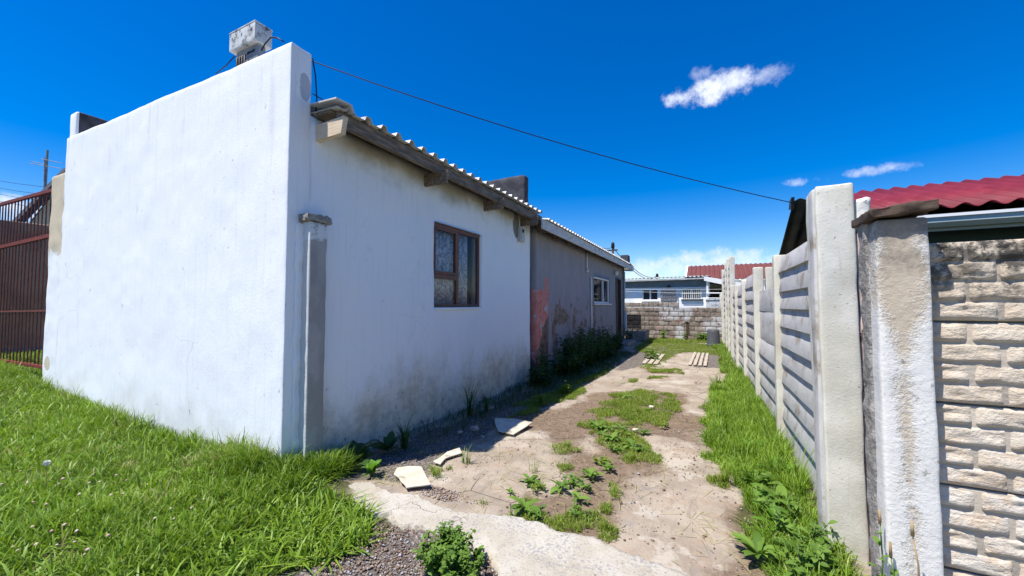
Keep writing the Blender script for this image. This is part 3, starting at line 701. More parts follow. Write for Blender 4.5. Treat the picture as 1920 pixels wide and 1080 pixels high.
MB().box(-3.9, -3.88, 3.0, 7.0, .5, 3.1).build('room_partition', M_box_dark, WH)
# meter box and its conduit
mb = MB(); mb.box(-3.152, -3.085, 6.50, 6.68, 2.62, 2.90); mbo = mb.build('meter_box', M_meter, WH, bevel=.008)
b = MB(); b.box(-3.084, -3.076, 6.53, 6.65, 2.66, 2.86); o = b.build('cover', M_meter, mbo, rel=False, bevel=.01); local(o.data, WH.location)
b = MB(); b.box(-3.075, -3.068, 6.55, 6.61, 2.79, 2.85); o = b.build('meter_window', M_box_dark, mbo, rel=False); local(o.data, WH.location)
# cable running behind the parapet end
MB().tube([(-3.17, 2.295, 3.68), (-3.13, 2.30, 3.5), (-3.12, 2.31, 3.3), (-3.16, 2.33, 3.2)], .006).build('cable', M_black, WH)
MB().tube([(-3.18, 2.31, 3.36), (-3.1, 2.8, 3.28), (-3.2, 3.3, 3.24)], .005).build('cable', M_black, WH)
# concrete pilaster at the corner
PL = empty('concrete_pilaster', (-3.1, 2.4, 0), 'narrow grey concrete post built against the corner of the white wall', 'post')
rough('shaft', M_pilaster, PL, -3.148, -3.040, 2.215, 2.385, -.05, 2.17, res=.04, amp=.004, rad=.012, freq=9)
rough('capping', M_rawconc, PL, -3.149, -3.020, 2.175, 2.415, 2.172, 2.232, res=.012, amp=.010, rad=.004, freq=30, seed=3, oct=4)
rough('mortar_seam', M_white, PL, -3.16, -3.128, 2.155, 2.24, -.05, 2.16, res=.025, amp=.012, rad=.012, freq=14, seed=5)

# electric junction box on the parapet
EB = empty('junction_box', (-3.85, 2.42, 3.62), 'weathered grey electric box standing on the parapet corner of the white house', 'electric box')
pA = at(432, 65, 1, 2.35); pB = at(480, 53, 1, 2.35); pC = at(436, 96, 1, 2.35)
rough('enclosure', M_boxgrey, EB, pA[0], pB[0], 2.34, 2.52, pC[2], pA[2] - .01, res=.05, amp=.001, rad=.008)
MB().box(pA[0] - .002, pB[0] + .002, 2.337, 2.523, pA[2] - .008, pA[2] + .008).build('lid', M_boxgrey, EB, bevel=.004)
MB().box(pA[0] + .05, pB[0] - .03, 2.39, 2.47, 3.62, pC[2]).build('bracket', M_metalgrey, EB, bevel=.004)
for k in range(4):
    xk = pA[0] + .08 + k * .095
    MB().tube([(xk, 2.43, pC[2] + .01), (xk + .02, 2.40, pC[2] - .05), (xk + .05 * (1.5 - k), 2.34, pC[2] - .12), (xk + .06 * (1.5 - k), 2.36, 3.6)], .011, 7).build('cable', M_black, EB, smooth=True)
for k in range(3):
    xk = pA[0] + .04 + k * .17; MB().box(xk, xk + .02, 2.326, 2.329, pA[2] - .06, pA[2] - .03).build('clip', M_metalgrey, EB)
w = [at(490, 95, 1, 2.3), at(497, 82, 1, 2.3), at(508, 70, 1, 2.3), at(520, 71, 1, 2.3), at(532, 78, 1, 2.3)]
MB().tube([tuple(p) for p in w], .007, 6).build('cable', M_black, EB, smooth=True)
w = [at(440, 105, 1, 2.33), at(425, 122, 1, 2.33), at(405, 138, 1, 2.4)]
MB().tube([tuple(p) for p in w], .006, 6).build('cable', M_black, EB, smooth=True)
MB().box(w[0][0] - .03, w[0][0] + .03, 2.32, 2.37, 3.78, 3.86).build('connector', M_metalgrey, EB, bevel=.006)

# ------------------------------------------------------------------ grey house
GH = empty('grey_house', (-5.6, 11.8, 0), 'low grey plastered house with salmon patches behind the white house', 'house')
wall_sheet('side_wall', M_grey, GH, 0, -3.125, 1, 7.27, 16.4, -.1, 2.98, [(11.70, 13.80, 1.50, 2.33), (14.75, 15.75, .12, 2.46)], .2, res=.12, amp=.010, seed=4)
MB().box(-8.2, -3.33, 16.2, 16.4, -.1, 2.98).build('end_wall', M_grey, GH)
MB().box(-8.2, -8.0, 7.27, 16.2, -.1, 3.2).build('rear_wall', M_grey, GH)
corrugated('roof', M_sheet, GH, (-2.76, 7.0, 3.095), (0, 9.78, -.06), (-5.4, 0, .5), .19, .042, seg=2)
b = MB(); b.prism([(-2.80, 6.86, 2.895), (-2.80, 16.76, 2.84), (-2.80, 16.76, 3.02), (-2.80, 6.86, 3.085)], (-.03, 0, 0)); b.build('fascia', M_fascia, GH, bevel=.004)
b = MB(); b.prism([(-2.832, 16.74, 2.84), (-2.832, 16.74, 3.02), (-5.4, 16.74, 3.22), (-5.4, 16.74, 3.04)], (0, .025, 0)); b.build('barge_board', M_fascia, GH)
for k in range(11):
    yy = 7.35 + k * .88; MB().prism([(-3.15, yy, 2.93), (-2.835, yy, 2.90), (-2.835, yy, 3.06), (-3.15, yy, 3.075)], (0, .045, 0)).build('rafter', M_wood, GH)
MB().box(-3.12, -2.84, 7.3, 16.4, 3.078, 3.088).build('eave_board', M_wood, GH)
# white window
WX = -3.2
fr = MB()
for a in [(11.71, 13.79, 1.505, 1.56), (11.71, 13.79, 2.27, 2.325), (11.71, 11.78, 1.56, 2.27), (13.72, 13.79, 1.56, 2.27), (12.95, 13.02, 1.56, 2.27)]: fr.box(-3.21, -3.15, *a)
w2 = fr.build('window', M_pvc, GH, bevel=.005)
for (a, c) in ((11.78, 12.95), (13.02, 13.72)):
    o = MB().box(-3.19, -3.185, a, c, 1.56, 2.27).build('pane', M_glass, w2, rel=False); local(o.data, GH.location)
MB().box(-3.2, -3.07, 11.64, 13.86, 1.455, 1.50).build('window_sill', M_pvc, GH, bevel=.005)
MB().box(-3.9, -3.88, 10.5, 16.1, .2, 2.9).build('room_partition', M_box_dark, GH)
# door
dr = MB().box(-3.27, -3.22, 14.80, 15.70, .14, 2.42).build('door', M_door, GH, bevel=.004)
for k in range(4):
    for s in (0, 1):
        o = MB().box(-3.219, -3.208, 14.88 + s * .40, 15.22 + s * .40, .25 + k * .54, .70 + k * .54).build('panel', M_door, dr, rel=False, bevel=.004); local(o.data, GH.location)
o = MB().box(-3.205, -3.17, 14.85, 14.88, 1.1, 1.25).build('handle', M_metalgrey, dr, rel=False, bevel=.003); local(o.data, GH.location)
fr = MB(); fr.box(-3.24, -3.12, 14.752, 14.798, .12, 2.458); fr.box(-3.24, -3.12, 15.702, 15.748, .12, 2.458); fr.box(-3.24, -3.12, 14.80, 15.70, 2.42, 2.458); fr.build('door_frame', M_door, GH)
rough('doorstep', M_rawconc, GH, -3.1, -2.62, 14.3, 15.9, -.05, .12, res=.1, amp=.01, rad=.02)
# lamp above the door
lp = MB().lathe([(.02, 0), (.13, .0), (.135, .03), (.11, .05), (.1, .05)], (0, 0, 0), 18).build('wall_lamp', M_pvc, GH, smooth=False)
lp.rotation_euler = (0, R(90), 0); lp.location = Vector((-3.12, 14.55, 2.62)) - WH.location * 0 - GH.location
gl = MB().lathe([(.1, .05), (.095, .09), (.07, .125), (.03, .14), (.005, .143)], (0, 0, 0), 18).build('lamp_shade', M_pvc, lp, smooth=True, rel=False)
# pipes
MB().tube([(-3.09, 11.3, -.02), (-3.09, 11.3, 2.24), (-3.125, 11.3, 2.27)], .024, 10).build('pipe', M_pvc, GH, smooth=True)['label'] = 'grey white vent pipe standing against the wall'
MB().tube([(-3.08, 10.85, 2.92), (-3.08, 10.85, 2.44)], .018, 8).build('conduit', M_pvc, GH, smooth=True)
MB().lathe([(.018, 0), (.05, .02), (.05, .05), (.018, .08)], (-3.08, 10.85, 2.38), 12).build('outlet_cap', M_pvc, GH, smooth=True)
MB().tube([(-3.07, 16.0, 2.9), (-3.07, 16.02, 1.5), (-3.07, 16.1, .3), (-2.9, 16.15, .15)], .035, 8).build('drain_pipe', M_metalgrey, GH, smooth=True)
MB().tube([(-3.09, 16.35, 2.8), (-3.09, 16.35, 1.7)], .02, 8).build('pipe', M_pvc, GH, smooth=True)
MB().tube([(-3.06, 16.33, 1.2), (-3.06, 16.33, .5), (-2.85, 16.33, .3)], .04, 8).build('pipe', M_pvc, GH, smooth=True)
p = at(1163, 478, 1, 15.6); q = at(1178, 478, 1, 15.6)
rough('roof_stub', M_bitumen, GH, p[0], q[0], 15.6, 16.0, 3.0, p[2], res=.1, amp=.01, rad=.04)
DB = empty('concrete_gully', (-2.75, 16.5, 0), 'low concrete gully box at the far corner of the grey house', 'drain')
rough('basin', M_rawconc, DB, -3.1, -2.30, 16.42, 16.55, -.05, .42, res=.1, amp=.008, rad=.02)
rough('basin', M_rawconc, DB, -2.42, -2.30, 16.56, 17.3, -.05, .40, res=.1, amp=.008, rad=.02)

# ------------------------------------------------------------------ far block wall
BW = empty('block_wall', (-1.3, 18.2, 0), 'old concrete block wall closing the far end of the driveway', 'wall')
bm_ = []
for k in range(5):
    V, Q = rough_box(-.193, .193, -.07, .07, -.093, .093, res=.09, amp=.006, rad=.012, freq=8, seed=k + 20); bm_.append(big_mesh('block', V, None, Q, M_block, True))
hb = []
for k in range(2):
    V, Q = rough_box(-.093, .093, -.07, .07, -.093, .093, res=.09, amp=.006, rad=.012, freq=8, seed=k + 30); hb.append(big_mesh('block', V, None, Q, M_block, True))
for r_ in range(8):
    zc = -.04 + .2 * r_ + .1 + .004 * math.sin(r_ * 3); x_ = -5.0 + (.2 if r_ % 2 else 0)
    while x_ < .42:
        if r_ == 7 and x_ > -1.25: break
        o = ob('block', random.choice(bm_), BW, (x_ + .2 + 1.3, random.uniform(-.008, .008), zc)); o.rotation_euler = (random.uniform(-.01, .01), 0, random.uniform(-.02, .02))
        x_ += .4
MB().box(-5.0, .42, 18.16, 18.235, -.1, 1.33).build('mortar', M_rawconc, BW)
tr = empty('rusty_stake', tuple(at(1288, 640, 1, 17.4) * np.array([1, 1, 0])), 'dark rusted iron stake with a bent head in front of the block wall', 'stake')
b = MB(); X0 = tr.location.x; b.box(X0 - .02, X0 + .05, 17.38, 17.43, -.1, .78); b.box(X0 - .10, X0 + .09, 17.38, 17.43, .70, .76); b.box(X0 + .05, X0 + .10, 17.38, 17.42, .35, .72); b.build('iron_bar', M_trunk, tr)
# bin
pb = at(1338, 650, 2, 0)
BN = empty('grey_bin', (float(pb[0]), 15.9, 0), 'dark grey ribbed bin upside down beside the fence at the end of the yard', 'bin')
prof = [(.22, 0), (.225, .03), (.217, .05), (.20, .50), (.19, .56), (.16, .59), (.05, .595)]
V = []; n = 40
for (r_, zz) in prof:
    for k in range(n): a = 2 * math.pi * k / n; rr = r_ * (1 + (.012 if k % 2 else -.012) * (0.05 < zz < .55)); V.append((pb[0] + rr * math.cos(a), 15.9 + rr * math.sin(a), zz))
Fc = [(i * n + k, i * n + (k + 1) % n, (i + 1) * n + (k + 1) % n, (i + 1) * n + k) for i in range(len(prof) - 1) for k in range(n)] + [tuple(range(n))[::-1], tuple(range(len(V) - n, len(V)))]
b = MB(); b.add(V, Fc); b.build('body', M_barrel, BN)
MB().lathe([(.222, 0), (.24, .01), (.24, .05), (.222, .06)], (pb[0], 15.9, 0.005), 30).build('rim', M_barrel, BN)

# ------------------------------------------------------------------ precast fence along the driveway
def fx(y): return .78 - .02 * y
FN = empty('precast_fence', (fx(9), 9, 0), 'long cream precast concrete fence of posts and horizontal slats along the driveway', 'fence')
posts = [(3.27, 2.20), (5.2, 2.0), (7.02, 2.02), (8.8, 1.93), (10.6, 1.92), (12.1, 1.98), (12.45, 2.80), (13.6, 2.86), (14.9, 2.86), (16.5, 2.75), (17.4, 1.92), (18.6, 1.9)]
for i, (yy, h) in enumerate(posts):
    xo = -.05 if i == 0 else 0
    V, Q = rough_box(fx(yy) + xo - .055, fx(yy) + xo + .075, yy - .065, yy + .065, -.1, h, res=.09, amp=.004, rad=.012, freq=6, seed=i)
    lean = random.uniform(-.006, .006); V[:, 0] += V[:, 2] * lean; V[:, 1] += V[:, 2] * random.uniform(-.004, .004)
    me = big_mesh('post', V, None, Q, M_post, True); local(me, FN.location); o = ob('post', me, FN)
    if i == 2:
        V, Q = rough_box(fx(yy) + .11, fx(yy) + .22, yy - .05, yy + .06, -.1, h, res=.09, amp=.004, rad=.012, seed=40); me = big_mesh('post', V, None, Q, M_post, True); local(me, FN.location); ob('post', me, FN)
slat_tops = [1.97, 1.73, 1.54, 1.29, 1.15, .93, .72, .56, .32, .14]
slat_bots = [1.80, 1.59, 1.41, 1.22, 1.01, .82, .62, .43, .24, -.05]
def slat(y0, y1, z0, z1, lip, mat=M_slat, seed=0, name='slat'):
    xm = (fx(y0) + fx(y1)) / 2; tilt = random.uniform(-.004, .004); off = random.uniform(-.003, .003)
    def df(V):
        k = np.clip((z1 - V[:, 2]) / (z1 - z0), 0, 1)
        V[:, 0] += off - lip * k * (V[:, 0] < xm + .025) - .02 * (V[:, 1] - (y0 + y1) / 2); V[:, 2] += tilt * (V[:, 1] - (y0 + y1) / 2); return V
    V, Q = rough_box(xm + .018, xm + .05, y0 + .062, y1 - .062, z0, z1, res=.12, amp=.0025, rad=.003, freq=3, seed=seed, deform=df)
    me = big_mesh(name, V, None, Q, mat, True); local(me, FN.location); return ob(name, me, FN)
for bi in range(len(posts) - 1):
    y0, y1 = posts[bi][0], posts[bi + 1][0]
    if y1 - y0 < .5: continue
    top = {0: 1.97, 1: 1.66, 2: 1.97, 3: 1.88, 4: 1.86, 6: 2.75, 7: 2.8, 8: 2.7, 9: 1.86, 10: 1.84}.get(bi, 1.9)
    xm = (fx(y0) + fx(y1)) / 2
    if bi == 0: edges = [1.97] + slat_bots
    elif bi == 1: edges = [1.66, 1.355, .95, .74, .52, .30, .10, -.08]
    else:
        edges = [top]
        while edges[-1] > 0: edges.append(edges[-1] - random.uniform(.185, .225))
    for k in range(len(edges) - 1):
        flat = bi == 1 and k < 2
        slat(y0, y1, edges[k + 1] + (.006 if flat else 0), edges[k] + (0 if k == 0 or flat else .012), .004 if flat else random.uniform(.024, .034), M_slat, bi * 20 + k)

# near broad post
NP = empty('gate_post', (.69, 3.02, 0), 'broad cream concrete post ending the precast fence near the street', 'post')
def npd(V):
    V[:, 0] += (V[:, 2] - 1) * -.004; return V
rough('shaft', M_post, NP, .588, .772, 2.95, 3.10, -.3, 2.175, res=.04, amp=.004, rad=.014, freq=7, seed=9, deform=npd)
rough('edge_strip', M_slat, NP, .572, .600, 2.985, 3.10, -.3, 2.16, res=.06, amp=.003, rad=.008, freq=7, seed=12)
# pinkish old post just behind, against the brick wall
OP = empty('old_post', (.80, 3.05, 0), 'thin peeling pink and white post squeezed between the broad post and the brick wall pillar', 'post')
def f_pink(t):
    x, y, z = t.xyz(); n = t.noise(14, 5, .7)
    c = t.mix(t.ramp(t.m('ADD', z, t.m('MULTIPLY', n, .2)), 2.02, 1.96), (.72, .70, .64), (.56, .42, .35))
    c = t.mix(t.ramp(t.noise(9, 6, .75, off=3), .58, .62), c, (.09, .05, .045))
    return dict(c=c, r=.9, bump=n, bs=.8, bd=.01)
M_pink = material('peeling_pink_paint', f_pink)
rough('shaft', M_pink, OP, .775, .85, 2.98, 3.12, -.2, 2.08, res=.03, amp=.010, rad=.018, freq=12, seed=15)

# ------------------------------------------------------------------ right pillar and brick-pattern wall
PP = empty('peeling_pillar', (.65, 2.02, 0), 'whitewashed concrete pillar with peeling paint at the end of the brick wall', 'pillar')
rough('shaft', M_pillar, PP, .568, .720, 1.96, 2.12, -.3, 1.775, res=.025, amp=.0022, rad=.012, freq=10, seed=17)
rough('mortar_seam', M_rawconc, PP, .560, .578, 2.04, 2.13, -.3, 1.80, res=.02, amp=.007, rad=.010, freq=18, seed=19)
V, Q = rough_box(.548, .738, 1.93, 2.16, 1.782, 1.818, res=.012, amp=.006, rad=.004, freq=22, seed=23, oct=4)
V[:, 2] += (V[:, 0] - .6) * .10
me = big_mesh('capping', V, None, Q, M_trunk, True); local(me, PP.location); ob('capping', me, PP)['label'] = 'dark broken slab of wood lying on the pillar'
BR = empty('brick_pattern_wall', (1.6, 2.05, 0), 'beige precast wall of split faced brick panels at the right edge', 'wall')
XL = .724
for k in range(6):
    z1_ = 1.685 - .3 * k; z0_ = z1_ - .292
    rough('panel', M_panel, BR, XL, 3.2, 2.045, 2.09, z0_, z1_, res=.12, amp=.003, rad=.006, freq=8, seed=50 + k)
MB().box(XL + .01, 3.19, 2.065, 2.085, -.1, 1.67).build('mortar_core', M_rawconc, BR)
bmesh_ = {}
def brick_mesh(L, seed):
    nx = max(8, int(L / .011)); nz = 9; H_ = .0700; V = []; 
    us = np.linspace(0, L, nx); zs_ = np.linspace(0, H_, nz)
    U_, Z_ = np.meshgrid(us, zs_, indexing='ij'); P = np.stack([U_.ravel(), np.zeros(U_.size), Z_.ravel()], 1)
    ex = np.minimum(P[:, 0], L - P[:, 0]) / .004; ez = np.minimum(P[:, 2], (H_ - P[:, 2]) * .8) / .003; e = np.clip(np.minimum(ex, ez), 0, 1)
    wv = fbm(P * np.array([1, 1, 2.2]) + seed * 5.1, 22, 4, seed); belly = np.clip(1 - ((P[:, 2] - .018) / .03) ** 2, 0, 1)
    P[:, 1] = -e * np.maximum(.0045, .0065 + .003 * belly + .006 * wv)
    P[e == 0, 1] = .003
    I = np.arange(len(P)).reshape(nx, nz); Q = np.stack([I[:-1, :-1], I[1:, :-1], I[1:, 1:], I[:-1, 1:]], -1).reshape(-1, 4)
    return big_mesh('brick', P, None, Q, M_brick, False)
short = [brick_mesh(.092, s) for s in (1, 2, 3)]; full = [brick_mesh(.188, s) for s in (4, 5, 6, 7, 8)]; half0 = [brick_mesh(.105, s) for s in (9, 10)]
for k in range(6):
    z1_ = 1.685 - .3 * k
    for r_ in range(4):
        zb = z1_ - .071 - r_ * .0738; x_ = XL + .012
        first = True
        while x_ < (3.05 if zb > -.05 else 0):
            if r_ % 2 == 0 and first: me, L = random.choice(half0), .105
            else: me, L = random.choice(full), .188
            ob('brick', me, BR, (x_ - 1.6, 2.045 - 2.05 + random.uniform(-.001, .001), zb)); x_ += L + .007; first = False

# ------------------------------------------------------------------ red roofed house behind the brick wall
RH = empty('red_roof_house', (3.2, 5.1, 0), 'low neighbour house with a wavy dark red sheet roof behind the right wall', 'house')
e0 = (1.00, 3.82, 2.13); yr = 5.35; zr = 2.635
corrugated('front_roof', M_red, RH, e0, (5.2, 0, 0), (0, yr - e0[1], zr - e0[2]), .130, .032, kind='sine', seg=2)
corrugated('rear_roof', M_darkunder, RH, (.86, yr + .02, zr - .01), (5.3, 0, 0), (0, 1.3, -.55), .130, .03, kind='sine', seg=2)
MB().box(1.12, 6.2, 3.88, 3.90, 1.98, 2.10).build('fascia', M_gutter, RH)
b = MB(); b.prism([(1.12, 3.80, 2.075), (1.12, 3.88, 2.075), (1.12, 3.88, 2.005), (1.12, 3.83, 2.00), (1.12, 3.795, 2.03)], (5, 0, 0)); b.build('gutter', M_gutter, RH)
MB().box(1.12, 6.12, 3.785, 3.80, 2.066, 2.086).build('gutter_lip', M_white2, RH)
MB().box(1.15, 6.1, 4.10, 4.25, -.1, 2.1).build('front_wall', M_green, RH)
b = MB(); b.prism([(1.15, 4.25, -.1), (1.15, 6.5, -.1), (1.15, 6.5, 2.1), (1.15, yr, 2.58), (1.15, 4.25, 2.2)], (.15, 0, 0)); b.build('side_wall', M_green, RH)
MB().box(1.15, 6.1, 6.5, 6.6, -.1, 2.08).build('rear_wall', M_green, RH)
b = MB(); b.prism([(.84, yr, zr + .03), (.84, yr + .12, zr + .02), (.84, yr + .2, zr - .07), (.84, yr + .06, zr - .1)], (.03, 0, 0)); b.build('ridge_end', M_darkunder, RH)

# overhead cable
c0 = Vector((-3.2, 2.29, 3.665)); c1 = Vector(at(1495, 382, 1, 5.4)); pts = []
for i in range(41):
    s = i / 40; p = c0.lerp(c1, s); p.z -= .30 * 4 * s * (1 - s) * .32; pts.append(p)
tag(MB().tube(pts, .0045, 6).build('overhead_cable', M_black), 'single black cable sagging from the white parapet to the red roofed house', 'cable')

# ------------------------------------------------------------------ left: gate, brown wall, neighbour gable, antenna
GT = empty('barred_gate', (-10.0, 2.15, .4), 'tall rust red barred gate at the left end of the white wall', 'gate')
zt0, zt1 = 3.27, 3.19
def rail(z0, z1, h, name, mat=M_rust, x0=-11.6, x1=-8.7):
    b = MB(); b.prism([(x0, 2.13, z0 - h), (x1, 2.13, z1 - h), (x1, 2.13, z1), (x0, 2.13, z0)], (0, .04, 0)); return b.build(name, mat, GT, bevel=.004)
rail(3.29, 3.20, .055, 'top_rail'); rail(2.50, 2.52, .06, 'middle_rail'); rail(.52, .56, .05, 'bottom_rail'); rail(1.34, 1.38, .03, 'lower_rail', M_rustdark)
n = 18
for k in range(n):
    xk = -11.55 + k * (2.82 / (n - 1)) + random.uniform(-.008, .008)
    MB().tube([(xk, 2.15, .50), (xk + random.uniform(-.01, .01), 2.15, 1.7), (xk, 2.15, 3.22)], .009, 6).build('bar', M_rustdark, GT)
    if k % 1 == 0:
        hh = 2.6 + .10 * random.random()
        MB().tube([(xk + .06, 2.16, 2.46), (xk + .06, 2.16, hh)], .007, 5, r1=.002).build('spike', M_rustdark, GT)
BR2 = tag(rough('brown_wall', M_brownwall, None, -13.5, -13.3, 1.2, 6.6, 0, 3.25, res=.25, amp=.01, rad=.03), 'dark brown rendered boundary wall behind the barred gate', 'wall')
MB().box(-13.3, -12.9, 2.6, 3.6, .35, .52).build('low_kerb', M_rawconc, None)
tag(bpy.data.objects['low_kerb'], 'low pale concrete kerb at the foot of the brown wall behind the gate', 'kerb')
NG = empty('cream_gable_house', (-18, 6.0, 0), 'cream boarded house gable with a dark roof edge beyond the gate', 'house')
A = at(22, 420, 0, -17.5); B = at(118, 322, 0, -17.5)
def P17(px, py, X=-17.5): return tuple(at(px, py, 0, X))
a0 = P17(20, 424); a1 = P17(128, 312)
b = MB(); b.prism([(-17.5, a0[1] + .25, 0), (-17.5, a1[1], 0), (-17.5, a1[1], a1[2] - .3), (-17.5, a0[1] + .25, a0[2] - .1)], (-.2, 0, 0)); b.build('gable_wall', M_cream, NG)
b = MB(); b.prism([(-17.35, a0[1], a0[2]), (-17.35, a1[1], a1[2]), (-17.35, a1[1], a1[2] - .34), (-17.35, a0[1], a0[2] - .30)], (-.6, 0, 0)); b.build('roof', M_bitumen, NG)
yy = a0[1] + .35
while yy < a1[1]:
    MB().box(-17.5, -17.47, yy, yy + .02, 0, 3.0 + (yy - a0[1]) * .0).build('batten', M_cream, NG); yy += .35
AN = empty('television_antenna', tuple(at(86, 330, 1, 6.0) * np.array([1, 1, 0])), 'thin metal television antenna mast beyond the barred gate', 'antenna')
AX = AN.location.x; s_ = at(88, 282, 1, 6.0)[2]
MB().tube([(AX, 6, 0), (AX + .03, 6, s_)], .04, 8).build('mast', M_metalgrey, AN)
MB().tube([tuple(at(84, 296, 1, 5.95)), tuple(at(83, 360, 1, 5.95))], .03, 6).build('mast_clamp', M_metalgrey, AN)
for (pa, pb2) in (((55, 306), (115, 316)), ((58, 302), (84, 308)), ((77, 298), (117, 306))):
    MB().tube([tuple(at(*pa, 1, 5.9)), tuple(at(*pb2, 1, 6.05))], .014, 5).build('element', M_metalgrey, AN)
b_ = at(77, 397, 1, 6); c_ = at(92, 399, 1, 6); MB().tube([tuple(b_), tuple(c_)], .025, 5).build('bracket', M_metalgrey, AN)
for k, (ya, yb) in enumerate(((337, 350), (350, 365), (361, 378), (374, 392))):
    pA_ = at(-40, ya - 4, 1, 7 + k * .2); pB_ = at(130, yb + 6, 1, 7.5 + k * .2)
    mid = (pA_ + pB_) / 2; mid[2] -= .05
    tag(MB().tube([tuple(pA_ * 3 - pB_ * 2), tuple(pA_), tuple(mid), tuple(pB_), tuple(pB_ * 2 - pA_)], .012, 5).build('power_line', M_black), ['topmost', 'second from top', 'third from top', 'lowest'][k] + ' of the four power lines above the barred gate', 'cable', 'power lines above the gate')

# ------------------------------------------------------------------ far houses
def Y25(px, py, Y=25): return at(px, py, 1, Y)
FH = empty('far_white_house', (-3, 25, 0), 'white bungalow with a slate blue band and barred windows beyond the block wall', 'house')
zt = 2.98; zb = 2.22; xr = -.18; FXL = -12.0
holes = [(-3.68, -2.78, 1.74, 2.40), (-1.46, -.45, 1.80, 2.42)]
wall_sheet('front_wall', M_farwhite, FH, 1, 25.0, -1, FXL, xr, -.1, 2.5, holes, .2, res=.5, amp=.003)
MB().box(FXL, xr, 24.97, 25.2, 2.5, 2.92).build('upper_band', M_farblue, FH)
MB().box(-1.9 + 1.75, -.02, 24.95, 25.2, 2.0, 2.9).build('corner_post', M_farwhite, FH)
corrugated('roof', M_farsheet, FH, (FXL, 24.65, 2.93), (12.0, 0, .12), (0, 7, .5), .22, .06, kind='sine', seg=1)
MB().prism([(FXL, 24.62, 2.80), (.0, 24.62, 2.92), (.0, 24.62, 3.0), (FXL, 24.62, 2.92)], (0, .06, 0)).build('gutter', M_farsheet, FH)
MB().box(FXL, FXL + .2, 25.2, 31, -.1, 2.9).build('side_wall', M_farwhite, FH); MB().box(-.38, xr, 25.2, 31, -.1, 2.9).build('side_wall', M_farwhite, FH)
def farwin(x0, x1, z0, z1, bars, sill=False):
    f = MB(); t_ = .05
    f.box(x0, x1, 25.03, 25.09, z0, z0 + t_); f.box(x0, x1, 25.03, 25.09, z1 - t_, z1); f.box(x0, x0 + t_, 25.03, 25.09, z0 + t_, z1 - t_); f.box(x1 - t_, x1, 25.03, 25.09, z0 + t_, z1 - t_)
    xm = (x0 + x1) / 2; f.box(xm - .04, xm + .04, 25.03, 25.09, z0 + t_, z1 - t_)
    w_ = f.build('window', M_white2, FH)
    for (a, c) in ((x0 + t_, xm - .04), (xm + .04, x1 - t_)):
        o = MB().box(a, c, 25.06, 25.065, z0 + t_, z1 - t_).build('pane', M_fglass, w_, rel=False); local(o.data, FH.location)
    if bars:
        for k in range(bars):
            xb = x0 + .02 + (x1 - x0 - .04) * k / (bars - 1); o = MB().box(xb - .012, xb + .012, 24.88, 24.90, z0 - .04, z1 + .05).build('bar', M_white2, w_, rel=False); local(o.data, FH.location)
        for zz in (z0, (z0 + z1) / 2, z1): o = MB().box(x0 - .02, x1 + .02, 24.86, 24.88, zz - .012, zz + .012).build('bar', M_white2, w_, rel=False); local(o.data, FH.location)
    o = MB().box(x0 - .06, x1 + .06, 24.92, 25.1, z0 - .08, z0 - .01).build('window_sill', M_box_dark if sill else M_white2, FH)
farwin(*holes[0], 0); farwin(*holes[1], 10, True)
# barred opening between the windows
gr = MB(); gx0, gx1 = -2.62, -1.78
for k in range(9): xb = gx0 + (gx1 - gx0) * k / 8; gr.box(xb - .012, xb + .012, 24.80, 24.82, 1.5, 2.40)
for zz in (1.7, 1.9, 2.1, 2.3, 2.4): gr.box(gx0, gx1, 24.78, 24.80, zz - .012, zz + .012)
gr.build('barred_grille', M_metalgrey, FH); MB().box(gx0, gx1, 24.94, 24.985, 1.4, 2.38).build('door', M_metalgrey, FH)
MB().box(-2.25, -2.08, 24.85, 24.96, 2.50, 2.62).build('flood_light', M_box_dark, FH)
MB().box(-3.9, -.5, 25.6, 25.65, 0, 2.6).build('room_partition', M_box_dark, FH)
FR = empty('far_red_roof_house', (2.5, 30, 0), 'house with a brick red roof and white gable trim behind the white bungalow', 'house')
def Y28(px, py, Y=28): return tuple(at(px, py, 1, Y))
corrugated('roof', M_farred, FR, (at(1287, 530, 1, 30)[0], 29.6, at(1290, 527, 1, 30)[2]), (9.5, 0, 0), (0, 3.5, 1.3), .3, .05, seg=1)
xg = at(1287, 520, 1, 30)[0]; zg = at(1290, 527, 1, 30)[2]
MB().prism([(xg - .12, 29.5, zg - .1), (xg - .12, 33.1, zg + 1.25), (xg - .12, 33.1, zg + 1.38), (xg - .12, 29.5, zg + .05)], (.12, 0, 0)).build('barge_board', M_white2, FR)
MB().box(xg, xg + 9.5, 30, 33, 0, zg - .02).build('wall', M_farwhite, FR)
# carport with a white sloping fascia
CP = empty('carport', (1.5, 24, 0), 'open carport with a white sloping fascia right of the bungalow', 'carport')
pa = at(1320, 518, 1, 24.2); pb_ = at(1480, 545, 1, 24.2); pc = at(1480, 560, 1, 24.2); pd = at(1320, 526, 1, 24.2)
MB().prism([tuple(pa), tuple(pb_), tuple(pc), tuple(pd)], (0, .1, 0)).build('fascia', M_white2, CP)
MB().prism([(pa[0], 24.3, pa[2] - .03), (pb_[0], 24.3, pb_[2] - .03), (pb_[0], 24.3, pb_[2] - .08), (pa[0], 24.3, pa[2] - .08)], (0, 6, 0)).build('roof', M_farsheet, CP)
MB().box(pa[0] + .1, pa[0] + .2, 24.3, 24.4, -.1, pa[2] - .15).build('post', M_white2, CP)
MB().box(pb_[0] - .3, pb_[0] - .2, 24.3, 24.4, -.1, pb_[2] - .15).build('post', M_white2, CP)
MB().box(pa[0] + .3, pb_[0], 29, 29.1, -.1, 2.3).build('back_wall', M_darkunder, CP)
for k in range(3): MB().tube([(pa[0] + .1, 24.25, 1.55 + k * .28), (pb_[0], 24.25, 1.5 + k * .28)], .03, 6).build('rail', M_white2, CP)
TK = at(1342, 567, 1, 23)
